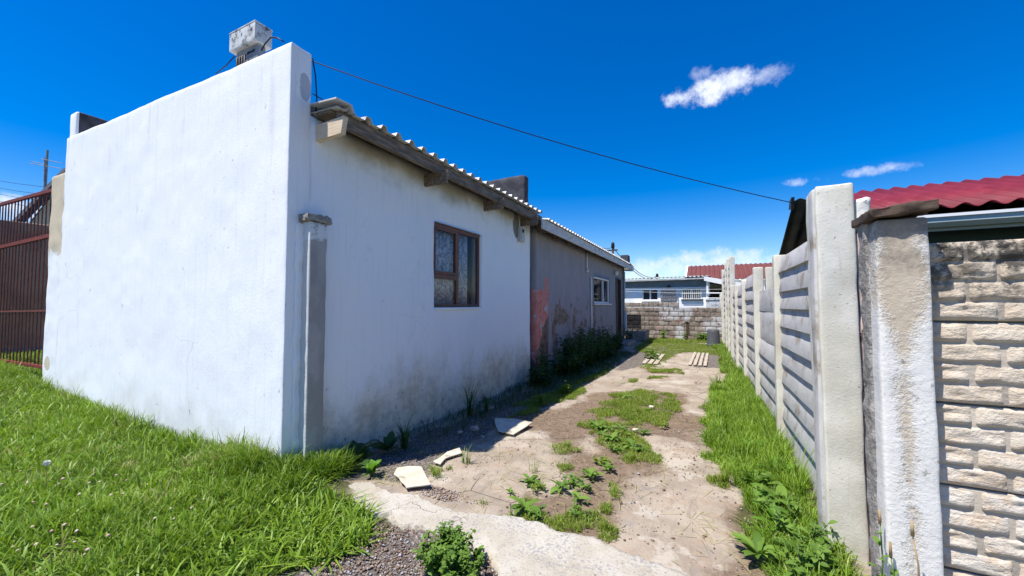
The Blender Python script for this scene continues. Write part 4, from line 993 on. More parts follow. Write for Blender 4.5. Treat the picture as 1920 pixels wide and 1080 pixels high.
wt = empty('white_tank', (float(TK[0]), 23, 0), 'pale blue grey box beside the carport above the block wall', 'box'); 
rough('body', M_boxgrey, wt, TK[0] - .45, TK[0] + .45, 22.9, 23.4, -.1, 1.72, res=.2, amp=.004, rad=.03)
MB().box(TK[0] - .48, TK[0] + .48, 22.87, 23.43, 1.70, 1.76).build('lid', M_boxgrey, wt, bevel=.01)
# washing lines / rails in front of the bungalow
for k, (z0, z1) in enumerate(((2.36, 2.22), (2.28, 2.02))):
    tag(MB().tube([(-5, 22 + k, z0 - .02), (-1.5, 22 + k, (z0 + z1) / 2 - .05), (2.5, 22 + k, z1)], .006, 5).build('washing_line', M_pvc), ['upper', 'lower'][k] + ' washing line strung in front of the white bungalow', 'line')
# power poles beyond
def pole(px, ptop, pbot_unused, Y, label, arm):
    p = at(px, ptop, 1, Y); o = empty('power_pole', (float(p[0]), Y, 0), label, 'pole'); X_ = p[0]; Z_ = p[2]
    MB().tube([(X_, Y, 0), (X_, Y, Z_ - .1)], .09, 8, r1=.07).build('pole_shaft', M_trunk, o)
    MB().lathe([(.10, 0), (.14, .1), (.12, .35), (.08, .45)], (X_, Y, Z_ - .55), 10).build('insulator', M_black, o, smooth=True)
    MB().box(X_ - arm, X_ + arm * .5, Y - .05, Y + .05, Z_ - .75, Z_ - .65).build('cross_arm', M_trunk, o)
    return p
p1 = pole(1149, 452, 0, 30, 'dark power pole rising behind the roof of the grey house', .7)
p2 = pole(1232, 511, 0, 40, 'distant dark power pole above the bungalow roof', .35)
for k, (a, b_) in enumerate([((1188, 503), (1232, 518)), ((1188, 508), (1232, 520)), ((1151, 466), (1190, 505)), ((1120, 462), (1149, 464))]):
    A_ = Vector(at(*a, 1, 30 if k > 1 else 34)); B_ = Vector(at(*b_, 1, 40 if k < 2 else 30)); pts = []
    for i in range(9):
        s = i / 8; q_ = A_.lerp(B_, s); q_.z -= .35 * 4 * s * (1 - s) * (1 if k < 2 else .3); pts.append(q_)
    tag(MB().tube(pts, .025, 5).build('power_line', M_black), ['upper wire sagging to the distant pole over the bungalow', 'lower wire sagging to the distant pole over the bungalow', 'wire dropping from the near pole behind the grey roof', 'short wire left of the pole behind the grey roof'][k], 'cable')

# ------------------------------------------------------------------ loose things on the ground
def slabpoly(name, pts, z0, th, mat, label, cat, group=None, tilt=0, parent=None):
    P = [Vector(g(*p)) for p in pts]; c = sum(P, Vector()) / len(P)
    b = MB(); poly = [(p.x - c.x, p.y - c.y, 0) for p in P]
    # subdivide edges a little so that they read as broken
    Q_ = []
    for i in range(len(poly)):
        a, d = Vector(poly[i]), Vector(poly[(i + 1) % len(poly)]); nrm = Vector((d.y - a.y, a.x - d.x, 0))
        for s in (0, .33, .66):
            q_ = a.lerp(d, s)
            if s: q_ += nrm * random.uniform(-.03, .03)
            Q_.append(q_)
    area = sum(Q_[i].x * Q_[(i + 1) % len(Q_)].y - Q_[(i + 1) % len(Q_)].x * Q_[i].y for i in range(len(Q_)))
    if area < 0: Q_ = Q_[::-1]
    b.prism(Q_, (0, 0, th)); o = b.build(name, mat, bevel=.002); o.location = (c.x, c.y, z0); o.rotation_euler = (tilt, tilt * .5, 0)
    return tag(o, label, cat, group)
slabpoly('broken_tile', [(928, 790), (965, 791), (998, 797), (963, 818), (934, 812)], .022, .012, M_creamtile, 'whole looking cream tile half in the shade of the white wall', 'tile', 'cream tiles lying by the white wall', .03)
slabpoly('broken_tile', [(745, 882), (768, 879), (790, 880), (795, 890), (808, 916), (762, 923), (748, 903), (738, 895)], .020, .010, M_creamtile, 'large broken cream tile on the corner of the concrete strip', 'tile', 'cream tiles lying by the white wall', -.02)
slabpoly('broken_tile', [(862, 842), (838, 850), (812, 868), (826, 873), (836, 862), (866, 852)], .006, .010, M_creamtile, 'narrow L shaped shard of cream tile beside a grass tuft', 'tile', 'cream tiles lying by the white wall')
def strips(px0, py0, px1, py1, n, w, gap, hh_, mat, label):
    p = g((px0 + px1) / 2, (py0 + py1) / 2); a = g(px0, py0); c = g(px1, py1); ln = c - a; L = float(np.linalg.norm(ln)); az = math.atan2(ln[1], ln[0])
    o = empty('slatted_panel', (float(a[0]), float(a[1]), .005), label, 'concrete panel', None, az)
    for k in range(n):
        V, Q = rough_box(0, L, -k * (w + gap) - w, -k * (w + gap), 0, hh_, res=.1, amp=.006, rad=.01, seed=k); ob('slat', big_mesh('slat', V, None, Q, mat, True), o)
strips(1203, 682, 1222, 664, 3, .10, .035, .02, M_rawslat, 'pale slatted concrete panel sunk in the grey gravel on the left of the yard')
strips(1290, 685, 1301, 662, 4, .075, .035, .025, M_rawslat, 'cream slatted concrete panel lying in the gravel on the right of the yard')
def stone(px, py, s, label, name='stone', mat=M_stone, sc=(1, .8, .55)):
    p = g(px, py); V, Q = rough_box(-s, s, -s * sc[1], s * sc[1], -s * sc[2], s * sc[2], res=s / 3, amp=s * .22, rad=s * .45, freq=2.2 / s / 2, seed=int(px))
    o = ob(name, big_mesh(name, V, None, Q, mat, True)); o.location = (p[0], p[1], s * sc[2] * .6); o.rotation_euler = (0, 0, px); return tag(o, label, 'stone')
stone(890, 806, .045, 'reddish brown stone in the shade just left of the whole cream tile')
stone(862, 812, .028, 'smaller dark stone left of the reddish stone by the white wall')
stone(1222, 765, .035, 'small white stone in the middle of the green patch', mat=M_creamtile)
stone(1192, 808, .03, 'pale flat stone at the edge of the weeds in the middle of the driveway', mat=M_creamtile)
stone(905, 820, .02, 'tiny grey chip in front of the whole cream tile')
stone(907, 981, .011, 'dark pebble lying on the concrete strip')
stone(1500, 1058, .06, 'white lump of broken concrete hidden in the weeds by the broad post', mat=M_post, sc=(1, .6, .25))

# pebbles: gravel patch in front, rubble by the wall
def pebbles(name, polys, n, smin, smax, label=None):
    base = np.array([(1, 0, 0), (-1, 0, 0), (0, 1, 0), (0, -1, 0), (0, 0, .8), (0, 0, -.8)], float)
    F8 = np.array([(0, 2, 4), (2, 1, 4), (1, 3, 4), (3, 0, 4), (2, 0, 5), (1, 2, 5), (3, 1, 5), (0, 3, 5)])
    C = []
    for poly, k in zip(polys, n):
        P = np.array(poly); lo, hi = P.min(0), P.max(0); q = rng.uniform(lo, hi, (k * 4, 2)); q = q[pip(q[:, 0] + fbm2(q[:, 0], q[:, 1], 3, 2, 8) * .08, q[:, 1] + fbm2(q[:, 0], q[:, 1], 3, 2, 9) * .08, poly)][:k]; C.append(q)
    C = np.concatenate(C); m = len(C); s = rng.uniform(smin, smax, m) * rng.choice([.6, 1, 1.5], m, p=[.5, .4, .1]); ang = rng.uniform(0, 6.28, m)
    B = np.repeat(base[None], m, 0) * rng.uniform(.6, 1.25, (m, 6, 3)) * s[:, None, None]
    ca, sa = np.cos(ang)[:, None], np.sin(ang)[:, None]; X_ = B[..., 0] * ca - B[..., 1] * sa; Y_ = B[..., 0] * sa + B[..., 1] * ca
    V = np.stack([X_ + C[:, 0:1], Y_ + C[:, 1:2], B[..., 2] * .7 + (hgt(C[:, 0], C[:, 1]) - .008)[:, None] + s[:, None] * .3], -1).reshape(-1, 3)
    Fc = (F8[None] + (np.arange(m) * 6)[:, None, None]).reshape(-1, 3)
    tag(ob(name, big_mesh(name, V, Fc, None, M_pebble, False, dict(tint=np.repeat(rng.random(m), 6)))), label, None, None, 'stuff')['category'] = 'gravel'
pebbles('gravel', [[(-2.3, 2.08), (-1.85, 2.04), (-1.1, 2.04), (-.95, 1.7), (-.8, .9), (-2.2, .9), (-2.06, 1.6)], [(-3.1, 2.6), (-2.3, 2.5), (-2.1, 4.2), (-2.15, 7.0), (-3.1, 7.2)],
                   GRAVEL[0], GRAVEL[1], [(-2.5, 2.5), (.3, 2.5), (.3, 6), (-1.9, 6)], [(-2.2, 2.45), (-1.2, 2.46), (-1.5, 2.6), (-2.0, 2.62)]], [12000, 3500, 1500, 1500, 2600, 900], .003, .010, 'loose reddish and grey gravel in front of the concrete strip and beside the wall')

# ------------------------------------------------------------------ grass
def blades(C, h, w, bend, mat, name, label, cat='grass', tintv=None, zoff=-.01):
    m = len(C); h = h * rng.uniform(.55, 1.3, m); w = w * rng.uniform(.7, 1.3, m); az = rng.uniform(0, 6.283, m); fa = az + rng.uniform(-.9, .9, m) + 1.57
    bd = bend * rng.uniform(.25, 1.5, m) * h; dx, dy = np.cos(az), np.sin(az); wx, wy = np.cos(fa) * w / 2, np.sin(fa) * w / 2
    zb = hgt(C[:, 0], C[:, 1]) + zoff; hz = np.sqrt(np.maximum(h ** 2 - bd ** 2 * .8, (h * .25) ** 2))
    V = np.zeros((m, 7, 3))
    for i, (t_, k, ww) in enumerate(((0, 0, .8), (0, 0, -.8), (.45, .22, 1.), (.45, .22, -1.), (.8, .62, .6), (.8, .62, -.6), (1, 1, 0))):
        zt = t_ if t_ < 1 else .93
        V[:, i, 0] = C[:, 0] + dx * bd * k + wx * ww; V[:, i, 1] = C[:, 1] + dy * bd * k + wy * ww; V[:, i, 2] = zb + hz * zt
    b = (np.arange(m) * 7)[:, None]
    Q = np.concatenate([b + np.array([[0, 1, 3, 2]]), b + np.array([[2, 3, 5, 4]])]); T = b + np.array([[4, 5, 6]])
    tv = rng.random(m) if tintv is None else tintv
    o = ob(name, big_mesh(name, V.reshape(-1, 3), T, Q, mat, True, dict(tint=np.repeat(tv, 7))))
    tag(o, label, cat, None, 'stuff'); return o
def sample(poly, n, jit=.06, s1=3):
    P = np.array(poly); lo, hi = P.min(0) - .05, P.max(0) + .05; out = []; c = 0
    while c < n:
        q = rng.uniform(lo, hi, (n * 2, 2)); jx_ = q[:, 0] + fbm2(q[:, 0], q[:, 1], 4, 3, s1) * jit; jy_ = q[:, 1] + fbm2(q[:, 0], q[:, 1], 4, 3, s1 + 1) * jit
        q = q[pip(jx_, jy_, poly)]; out.append(q); c += len(q)
        if len(q) == 0: break
    return np.concatenate(out)[:n]
# lawn: density follows how much grass there is to see, clumped
def lawn(n, ymax=2.07, seed=60):
    q = np.stack([-1.9 - rng.random(n * 3) ** 1.5 * 10.5, rng.uniform(.35, ymax, n * 3)], 1)
    keep = (q[:, 0] + fbm2(q[:, 0], q[:, 1], 5, 3, 2) * .09 < np.interp(q[:, 1], *lawnline)); q = q[keep]
    cl = fbm2(q[:, 0], q[:, 1], 2.2, 3, seed); q = q[rng.random(len(q)) < np.clip(.72 + cl * .7, .15, 1)]
    return q[:n]
q = lawn(115000); c1 = fbm2(q[:, 0], q[:, 1], 2.0, 3, 31); c2 = fbm2(q[:, 0], q[:, 1], .9, 2, 33)
hh = .085 + .04 * c1; near = np.clip(1 - (2.08 - q[:, 1]) / .28, 0, 1); hh += near * (.045 + .05 * np.clip(fbm2(q[:, 0], q[:, 1] * 0, 1.9, 2, 71), -1, 1))
hh += np.clip((-8.0 - q[:, 0]) / 1.5, 0, 1) * .07
corner = np.exp(-(((q[:, 0] + 3.45) / .55) ** 2 + ((q[:, 1] - 2.0) / .22) ** 2)); hh += corner * .15
fr_ = np.clip((q[:, 0] + 2.9) / .7, 0, 1); hh *= (1 - .45 * fr_)
hh += .022 * fbm2(q[:, 0], q[:, 1], 9, 2, 35)
hh = np.maximum(hh, .035)
tv = np.clip(.50 + .30 * c1 + .30 * c2 + rng.normal(0, .22, len(q)), 0, .92); dry = np.clip(fbm2(q[:, 0], q[:, 1], 2.6, 3, 133) - .35, 0, 1) * .6 + .02 + .25 * np.clip((q[:, 0] + 2.35) / .3, 0, 1) * (q[:, 1] < 1.9); tv[rng.random(len(q)) < dry] = 1
blades(q, hh, .0055 + .0035 * rng.random(len(q)), .85, M_grass, 'lawn_grass', 'long bright green lawn in front of the white wall', tintv=tv)
# broader blades and clover leaves mixed in
q2 = lawn(14000, seed=61); blades(q2, .15, .012, 1.1, M_grass, 'broad_grass', 'broader grass blades scattered through the lawn', tintv=np.clip(rng.normal(.65, .2, len(q2)), 0, .92))
# grass past the corner, in front of the pilaster
q3 = sample([(-3.6, 1.9), (-2.75, 2.2), (-2.75, 2.45), (-2.95, 2.6), (-3.05, 2.55), (-3.05, 2.2), (-3.6, 2.07)], 4500); blades(q3, .20, .006, .8, M_grass, 'tufted_grass', 'tall tufts of grass around the foot of the concrete pilaster')
# beyond the gate
q4 = np.stack([rng.uniform(-13.2, -8.7, 16000), rng.uniform(2.07, 3.6, 16000)], 1); blades(q4, .11, .009, .8, M_grass, 'gate_grass', 'rough grass growing under and behind the barred gate')
# driveway patches
C = []
for i, p in enumerate(SHORT):
    P = np.array(p); a = abs(sum(P[k][0] * P[(k + 1) % len(P)][1] - P[(k + 1) % len(P)][0] * P[k][1] for k in range(len(P)))) / 2
    C.append(sample(p, int(max(160, a * (15000 if i != 4 else 5500))), .12, 13 + i))
C = np.concatenate(C); d = fbm2(C[:, 0], C[:, 1], 7, 3, 90); C = C[rng.random(len(C)) < np.clip(.66 + d * .9, 0, 1)]
tv = np.clip(.55 + .3 * fbm2(C[:, 0], C[:, 1], 3, 3, 41) + rng.normal(0, .2, len(C)), 0, .92); tv[rng.random(len(C)) < .06] = 1
blades(C, .034 + .014 * rng.random(len(C)), .0055, .95, M_short, 'short_ground_weeds', 'patches of short yellow green grass on the bare driveway', tintv=tv)
# dead stalks and straw lying on the bare ground
ql = np.stack([rng.uniform(-2.7, .35, 5200), 2.45 + rng.random(5200) ** 1.6 * 9], 1); ql = ql[rng.random(len(ql)) < np.clip(.4 + fbm2(ql[:, 0], ql[:, 1], 2.4, 3, 77) * .9, .03, 1)]
blades(ql, .045, .0035, 3.2, M_grass, 'straw_litter', 'thin dead straw lying on the bare driveway', tintv=np.ones(len(ql)), zoff=-.002)
# strip along the fence
q5 = sample(RIGHT, 52000, .09); den = fbm2(q5[:, 0], q5[:, 1], 3.5, 3, 15); q5 = q5[rng.random(len(q5)) < np.clip(.8 + den * .6, 0, 1)]
hh = .10 + .05 * fbm2(q5[:, 0], q5[:, 1], 2.2, 3, 16) + .08 * np.clip((q5[:, 0] - .2) / .4, 0, 1); hh = np.maximum(hh, .03)
hh *= np.clip((q5[:, 1] - 1.5) / 3.2, .5, 1)
blades(q5, hh, .0055, .85, M_grass, 'fence_grass', 'thick green grass along the foot of the precast fence', tintv=np.clip(.58 + .3 * fbm2(q5[:, 0], q5[:, 1], 2.5, 3, 17) + rng.normal(0, .17, len(q5)), 0, .93))
q6 = sample([(.15, 9.6), (.5, 9.6), (.48, 16), (.3, 17.5), (.0, 17.2), (.25, 13)], 6500, .1); blades(q6, .13, .008, .8, M_grass, 'far_fence_grass', 'darker grass at the far end of the fence')
q7 = sample([(-2.9, 16.6), (-2.4, 17.9), (.35, 17.9), (.35, 17.0), (-2.0, 16.2)], 5000, .1); blades(q7, .12, .010, .8, M_short, 'wall_foot_weeds', 'weedy fringe at the foot of the block wall')
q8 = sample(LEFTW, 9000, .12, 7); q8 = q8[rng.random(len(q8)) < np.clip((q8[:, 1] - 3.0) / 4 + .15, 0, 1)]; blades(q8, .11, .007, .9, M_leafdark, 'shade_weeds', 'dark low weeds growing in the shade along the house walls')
q9 = sample([(-2.62, 5.0), (-2.2, 5.3), (-2.1, 7.5), (-1.95, 9), (-2.15, 9.2), (-2.35, 7)], 4200, .08, 8); blades(q9, .06, .007, .9, M_short, 'fringe_grass', 'sunlit fringe of grass at the edge of the shade of the house')

# ------------------------------------------------------------------ broad leaved plants
def leafdata(L, Wd, curl=.5, n=6, fold=.25):
    """one curved, folded leaf along +x rising in z; returns verts, quads"""
    V = []; 
    for i in range(n + 1):
        s = i / n; a = curl * s; x_ = L * (math.sin(a) / a if a else 1) * s if curl else L * s
        zc = L * s * (.55 - curl * .75 * s); xc = L * s * (1 - .12 * s)
        w_ = Wd * (math.sin(math.pi * min(1, s * .93 + .07)) ** .8) * (.25 if s < .12 else 1)
        wav = .22 * Wd * math.sin(s * 19)
        V += [(xc, -w_, zc + w_ * fold + wav), (xc, 0, zc), (xc, w_, zc + w_ * fold - wav)]
    Fc = []
    for i in range(n):
        for k in (0, 1): a = i * 3 + k; Fc.append((a, a + 1, a + 4, a + 3))
    return np.array(V), Fc
LEAVES = {}
def leafmesh(kind, mat, L, Wd, curl, tint):
    key = (kind, mat.name, round(tint, 1))
    if key not in LEAVES:
        V, Fc = leafdata(L, Wd, curl); LEAVES[key] = big_mesh('leaf', V, None, np.array(Fc), mat, True, dict(tint=np.full(len(V), tint)))
    return LEAVES[key]
def rosette(px, py, size, label, n=9, mat=M_leaf, pos=None, group='leafy rosettes on the driveway', lift=0., curl=.7, name='dock_weed', widen=.15):
    p = g(px, py) if pos is None else pos
    r_ = empty(name, (float(p[0]), float(p[1]), gz(p[0], p[1]) + .005), label, 'weed', group)
    n = int(n * 1.5)
    for k in range(n):
        L = 1.0; me = leafmesh('dock%.2f%.1f' % (widen, curl), mat, 1.0, widen, curl, random.choice([.1, .35, .6, .9]))
        o = ob('leaf', me, r_, (0, 0, 0)); s = size * random.uniform(.45, 1.1); o.scale = (s, s * random.uniform(.8, 1.3), s * random.uniform(.7, 1.2))
        o.rotation_euler = (random.uniform(-.3, .3), -lift * random.uniform(.3, 1.3) + random.uniform(-.15, .25), k * 2.399 + random.uniform(-.3, .3))
    return r_
ros = [(995, 905, .13, 11, 'rosette left of the others, standing upright on bare soil near the concrete strip'),
       (1050, 915, .13, 8, 'spread rosette lying low right of the upright rosette'), (1085, 937, .12, 7, 'small flat rosette nearest the middle of the driveway'),
       (957, 925, .07, 5, 'tiny seedling rosette left of all the others'), (985, 955, .17, 7, 'large leaved rosette in the grass edge of the concrete strip'),
       (1108, 892, .15, 11, 'dense rosette behind the flat one'), (1140, 880, .12, 8, 'pale rosette right of the dense one'),
       (1120, 802, .17, 10, 'broad rosette at the back left of the weed patch'), (1150, 825, .17, 10, 'broad rosette in the middle of the weed patch'),
       (1185, 838, .17, 9, 'broad rosette at the right of the weed patch'), (1165, 805, .14, 8, 'rosette behind the middle of the weed patch'),
       (1205, 812, .13, 6, 'thin rosette at the right edge of the weed patch'), (1215, 770, .12, 6, 'rosette inside the far green patch'),
       (1175, 745, .14, 6, 'rosette at the far end of the green patch'), (1130, 815, .12, 8, 'darker rosette left of the middle of the weed patch')]
for (px, py, s, n_, lb) in ros: rosette(px, py, s, 'green leafy ' + lb, n_, M_leaf if py < 930 else M_leaf, lift=.25)
# weeds by the corner of the white wall
rosette(0, 0, .30, 'dark broad leaved dock in the shade at the corner of the white wall', 10, M_leafdark, pos=(-2.92, 2.62), group='docks at the wall corner', lift=.7, widen=.2)
rosette(0, 0, .17, 'bright green sunlit dock in front of the dark one', 8, M_bright, pos=(-2.60, 2.52), group='docks at the wall corner', lift=.8, widen=.2)
rosette(0, 0, .26, 'dark dock behind the sunlit dock against the white wall', 9, M_leafdark, pos=(-2.88, 3.0), group='docks at the wall corner', lift=.7, widen=.17)
# big leaves beside the fence
for i, (xx, yy, s, lb) in enumerate([(.36, 3.05, .20, 'large dock spreading onto the bare soil nearest the broad post'), (.42, 3.45, .24, 'tall dock pressed against the first fence bay'), (.30, 3.75, .20, 'bright dock in the fence grass'),
                                     (.46, 4.05, .22, 'dock half hidden by grass at the first fence bay'), (.22, 2.72, .18, 'dock at the very bottom of the fence weeds'), (.45, 2.75, .20, 'dark dock under the broad post'),
                                     (.33, 3.38, .17, 'small dock between the larger docks'), (.08, 5.0, .12, 'little dock at the edge of the grass strip'), (.12, 8.2, .16, 'dark dock far along the grass strip'), (.35, 4.7, .16, 'dock leaves in the middle of the grass strip')]):
    rosette(0, 0, s * 1.05, lb, 12, M_leaf if i % 3 else M_bright, pos=(xx, yy), group='docks along the fence', lift=.6, widen=.14)

def tuft(pos, n, h, w, bend, mat, label, name='grass_tuft', rad=.04, cat='grass tuft', group=None):
    """a bunch of long arching blades, one thing"""
    P = []; Q = []; T = []; tv = []
    for k in range(n):
        az = random.uniform(0, 6.28); L = h * random.uniform(.5, 1.15); b_ = bend * random.uniform(.4, 1.4); r0 = random.uniform(0, rad); ox, oy = r0 * math.cos(az + 1), r0 * math.sin(az + 1); fa = az + 1.57
        seg = 7; base = len(P); tnt = random.random() * .9
        for i in range(seg + 1):
            s = i / seg; a = b_ * s ** 1.3; rr = L * s * math.sin(a) * .8; zz = L * s * max(.1, math.cos(a * .9)); ww = w * (1 - s ** 2.2) + .0006
            for sg in (-1, 1): P.append((ox + rr * math.cos(az) + sg * ww * math.cos(fa) / 2, oy + rr * math.sin(az) + sg * ww * math.sin(fa) / 2, zz)); tv.append(tnt)
        for i in range(seg): a = base + i * 2; Q.append((a, a + 1, a + 3, a + 2))
    o = ob(name, big_mesh(name, np.array(P), None, np.array(Q), mat, True, dict(tint=np.array(tv)))); o.location = (pos[0], pos[1], gz(pos[0], pos[1]) - .005)
    return tag(o, label, cat, group)
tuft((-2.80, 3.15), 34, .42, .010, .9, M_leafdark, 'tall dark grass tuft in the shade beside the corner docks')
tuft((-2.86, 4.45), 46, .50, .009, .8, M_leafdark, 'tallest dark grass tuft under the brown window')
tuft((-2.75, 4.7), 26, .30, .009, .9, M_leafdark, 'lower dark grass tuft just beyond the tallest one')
p = g(875, 868); tuft(p, 24, .17, .006, .6, M_grass, 'upright green tuft on bare ground beside the L shaped tile shard')
p = g(818, 893); tuft(p, 34, .10, .004, .9, M_short, 'yellowish tuft beside the large broken tile')
p = g(1000, 885); tuft(p, 16, .16, .004, .5, M_grass, 'thin grass rising behind the left rosette')
p = g(1065, 838); tuft(p, 30, .09, .005, .8, M_short, 'low pale tuft left of the weed patch')
p = g(1360, 905); tuft(p, 60, .14, .005, .9, M_short, 'rounded pale tuft at the edge of the fence grass')
p = g(1160, 925); tuft(p, 24, .07, .004, .9, M_short, 'small pale tuft right of the flat rosette')
p = g(1135, 990); tuft(p, 34, .07, .004, .9, M_short, 'dry tuft at the right end of the grass edge of the concrete strip')
p = g(1185, 862); tuft(p, 46, .09, .005, 1., M_short, 'dense low tuft in front of the weed patch')
p = g(905, 945); tuft(p, 24, .06, .004, .9, M_short, 'tiny tuft on the far edge of the concrete strip')
for i, (xx, yy, n_, h_) in enumerate([(-3.05, 2.10, 40, .30), (-3.35, 1.98, 60, .34), (-3.75, 1.98, 50, .30), (-4.4, 2.0, 46, .22), (-5.3, 2.0, 46, .26), (-6.2, 1.98, 50, .26), (-7.1, 2.0, 50, .27), (-2.9, 1.95, 50, .22), (-2.8, 2.25, 44, .26), (-8.0, 1.95, 60, .3)]):
    tuft((xx, yy), n_, h_, .006, .9, M_grass, ['tuft leaning on the pilaster foot', 'tallest tuft left of the pilaster', 'wide tuft against the wall near the corner', 'low tuft in the thin patch of the wall', 'ragged tuft under the middle of the wall', 'tuft by the grey stain of the wall', 'tuft near the left end of the wall', 'short tuft in front of the corner', 'tuft right of the pilaster', 'thick tuft at the left foot of the wall'][i] + ', bright green', group='grass tufts along the white wall', rad=.10)
for i in range(9):
    yy = 3.8 + i * .62; tuft((random.uniform(.02, .5), yy), 40, random.uniform(.2, .32), .006, .9, M_grass, ['first', 'second', 'third', 'fourth', 'fifth', 'sixth', 'seventh', 'eighth', 'ninth'][i] + ' raised grass clump counting from the broad post in the strip by the fence', group='grass clumps in the fence strip', rad=.10)
for i, (xx, yy) in enumerate([(.56, 3.6), (.55, 4.3), (.50, 5.0), (.42, 3.95)]):
    tuft((xx, yy), 22, .45, .005, .7, M_grass, ['nearest', 'second', 'third', 'shortest'][i] + ' tall seeding grass clump against the fence slats', group='tall grasses on the fence')

def bush(pos, h, rad, nst, mat, label, leaf=(.07, .018), name='leafy_weed', lean=.3, group=None, dens=16, flower=None, cat='weed'):
    """several stems with many small leaves; leaves joined as one part"""
    r_ = empty(name, (float(pos[0]), float(pos[1]), gz(pos[0], pos[1])), label, cat, group)
    LV, LF = leafdata(1, leaf[1] / leaf[0], .6, 3); LF = np.array(LF); P = []; Q = []; tv = []; sb = MB(); base = 0
    for s_ in range(nst):
        az = random.uniform(0, 6.28); r0 = rad * math.sqrt(random.random()); hs_ = h * random.uniform(.6, 1.05); ln = lean * random.uniform(.2, 1)
        p0 = Vector((r0 * math.cos(az) * .6, r0 * math.sin(az) * .6, 0)); p1 = p0 + Vector((math.cos(az) * ln * hs_, math.sin(az) * ln * hs_, hs_))
        mid = p0.lerp(p1, .5) + Vector((0, 0, hs_ * .06)); sb.tube([p0, mid, p1], .004, 5, r1=.0015)
        n_ = int(dens * random.uniform(.7, 1.2))
        for k in range(n_):
            s = .12 + .9 * k / n_; c = p0.lerp(p1, min(s, 1)); a = k * 2.399 + random.uniform(-.5, .5); sc = leaf[0] * random.uniform(.6, 1.3) * (1.15 - .55 * s); pitch = random.uniform(-.5, .5)
            R_ = np.array(Matrix.Rotation(a, 3, 'Z') @ Matrix.Rotation(-pitch, 3, 'Y') @ Matrix.Rotation(random.uniform(-.6, .6), 3, 'X'))
            P.append((LV * sc) @ R_.T + np.array(c)); Q.append(LF + base); base += len(LV); tv += [random.random() * .9] * len(LV)
    o = ob('foliage', big_mesh('foliage', np.concatenate(P), None, np.concatenate(Q), mat, True, dict(tint=np.array(tv))), r_); o['kind'] = 'stuff'
    me = mesh('stem', sb.V, sb.F, M_stem, True); ob('stem', me, r_)
    if flower:
        for (fx_, fy_, fz_) in flower:
            MB().lathe([(.002, 0), (.016, .006), (.02, .012), (.010, .018), (.001, .02)], (fx_, fy_, fz_), 9).build('flower', M_yellow, r_, rel=False)
    return r_
ex = [(1110, 795, 'behind the broad left rosette'), (1140, 805, 'between the two back rosettes'), (1170, 818, 'in the heart of the weed patch'), (1200, 845, 'at the front right of the weed patch'), (1155, 845, 'at the front of the weed patch'),
      (1070, 905, 'between the spread rosette and the dense one'), (1095, 915, 'behind the small flat rosette'), (1010, 918, 'right of the upright rosette'), (1128, 868, 'behind the pale rosette'), (1245, 800, 'right of the weed patch'), (1005, 965, 'in the strip edge beside the large leaved rosette'), (1085, 965, 'in the middle of the strip edge grass')]
for (px, py, lb) in ex:
    p = g(px, py); bush((p[0], p[1]), .055, .07, 7, M_leaf if py % 2 else M_short, 'low ragged weed ' + lb, leaf=(.050, .012), dens=7, lean=1.2, group='low ragged weeds on the driveway')
# thicket in the shade along the grey house
th = [(-2.85, 7.35, .62, 'tall spindly dark weed in front of the salmon patch'), (-2.8, 7.9, .35, 'low dark weed beside the salmon patch'), (-2.78, 8.5, .75, 'bushy dark weed left of the thicket under the peeled wall'),
      (-2.85, 9.1, .90, 'tallest bushy weed of the thicket'), (-2.6, 9.0, .55, 'lower weed at the front of the thicket'), (-2.85, 9.8, .75, 'dense weed in the middle of the thicket'), (-2.75, 10.5, .85, 'weed just left of the white vent pipe'),
      (-2.8, 11.4, .82, 'weed just right of the white vent pipe'), (-2.7, 12.2, .75, 'weed under the white window'), (-2.62, 9.9, .5, 'low front weed below the middle of the thicket'), (-2.6, 8.1, .40, 'low weed with pale leaves at the shade edge'),
      (-2.55, 10.9, .5, 'low front weed near the vent pipe'), (-2.8, 6.7, .30, 'small dark weed at the end of the white wall'), (-2.75, 13.0, .5, 'last weed of the thicket before the doorstep')]
for i, (xx, yy, h_, lb) in enumerate(th):
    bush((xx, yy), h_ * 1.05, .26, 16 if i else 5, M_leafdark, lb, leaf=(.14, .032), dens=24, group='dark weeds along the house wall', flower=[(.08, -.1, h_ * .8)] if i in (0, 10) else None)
bush((-2.95, 16.15), .6, .2, 10, M_leafdark, 'dark bush filling the corner beside the doorstep', leaf=(.09, .03), dens=18)
p = g(1235, 642); bush((p[0], 17.6), .52, .08, 3, M_leaf, 'single tall weed against the foot of the block wall', leaf=(.20, .05), dens=14)
bush((-.95, 17.5), .42, .12, 5, M_leaf, 'weed growing around the rusty stake', leaf=(.12, .03)); bush((-.15, 17.4), .45, .16, 7, M_leaf, 'leafy weed beside the grey bin', leaf=(.16, .05)); bush((-.45, 17.6), .35, .14, 6, M_leaf, 'low weed between the stake and the bin', leaf=(.12, .04))
p = g(1222, 675); bush((p[0], p[1]), .32, .2, 8, M_leaf, 'pale leafy weed in the middle of the yard beside the grey gravel', leaf=(.10, .04))
p = g(1060, 738); bush((p[0], p[1]), .16, .1, 6, M_short, 'pale sunlit weed at the edge of the house shade', leaf=(.08, .03), flower=[(0, 0, .2)])
p = g(1010, 760); bush((p[0], p[1]), .16, .1, 5, M_leaf, 'small sunlit weed near the whole cream tile', leaf=(.07, .03))
p = g(835, 1075); bush((-1.36, 1.86), .16, .15, 46, M_leaf, 'bushy green weed in the gravel at the bottom edge of the picture', leaf=(.045, .015), dens=22, lean=.7)
bush((-1.22, 1.80), .13, .12, 30, M_leaf, 'right half of the bushy weed in the gravel, with smaller leaves', leaf=(.035, .013), dens=20, lean=.8)
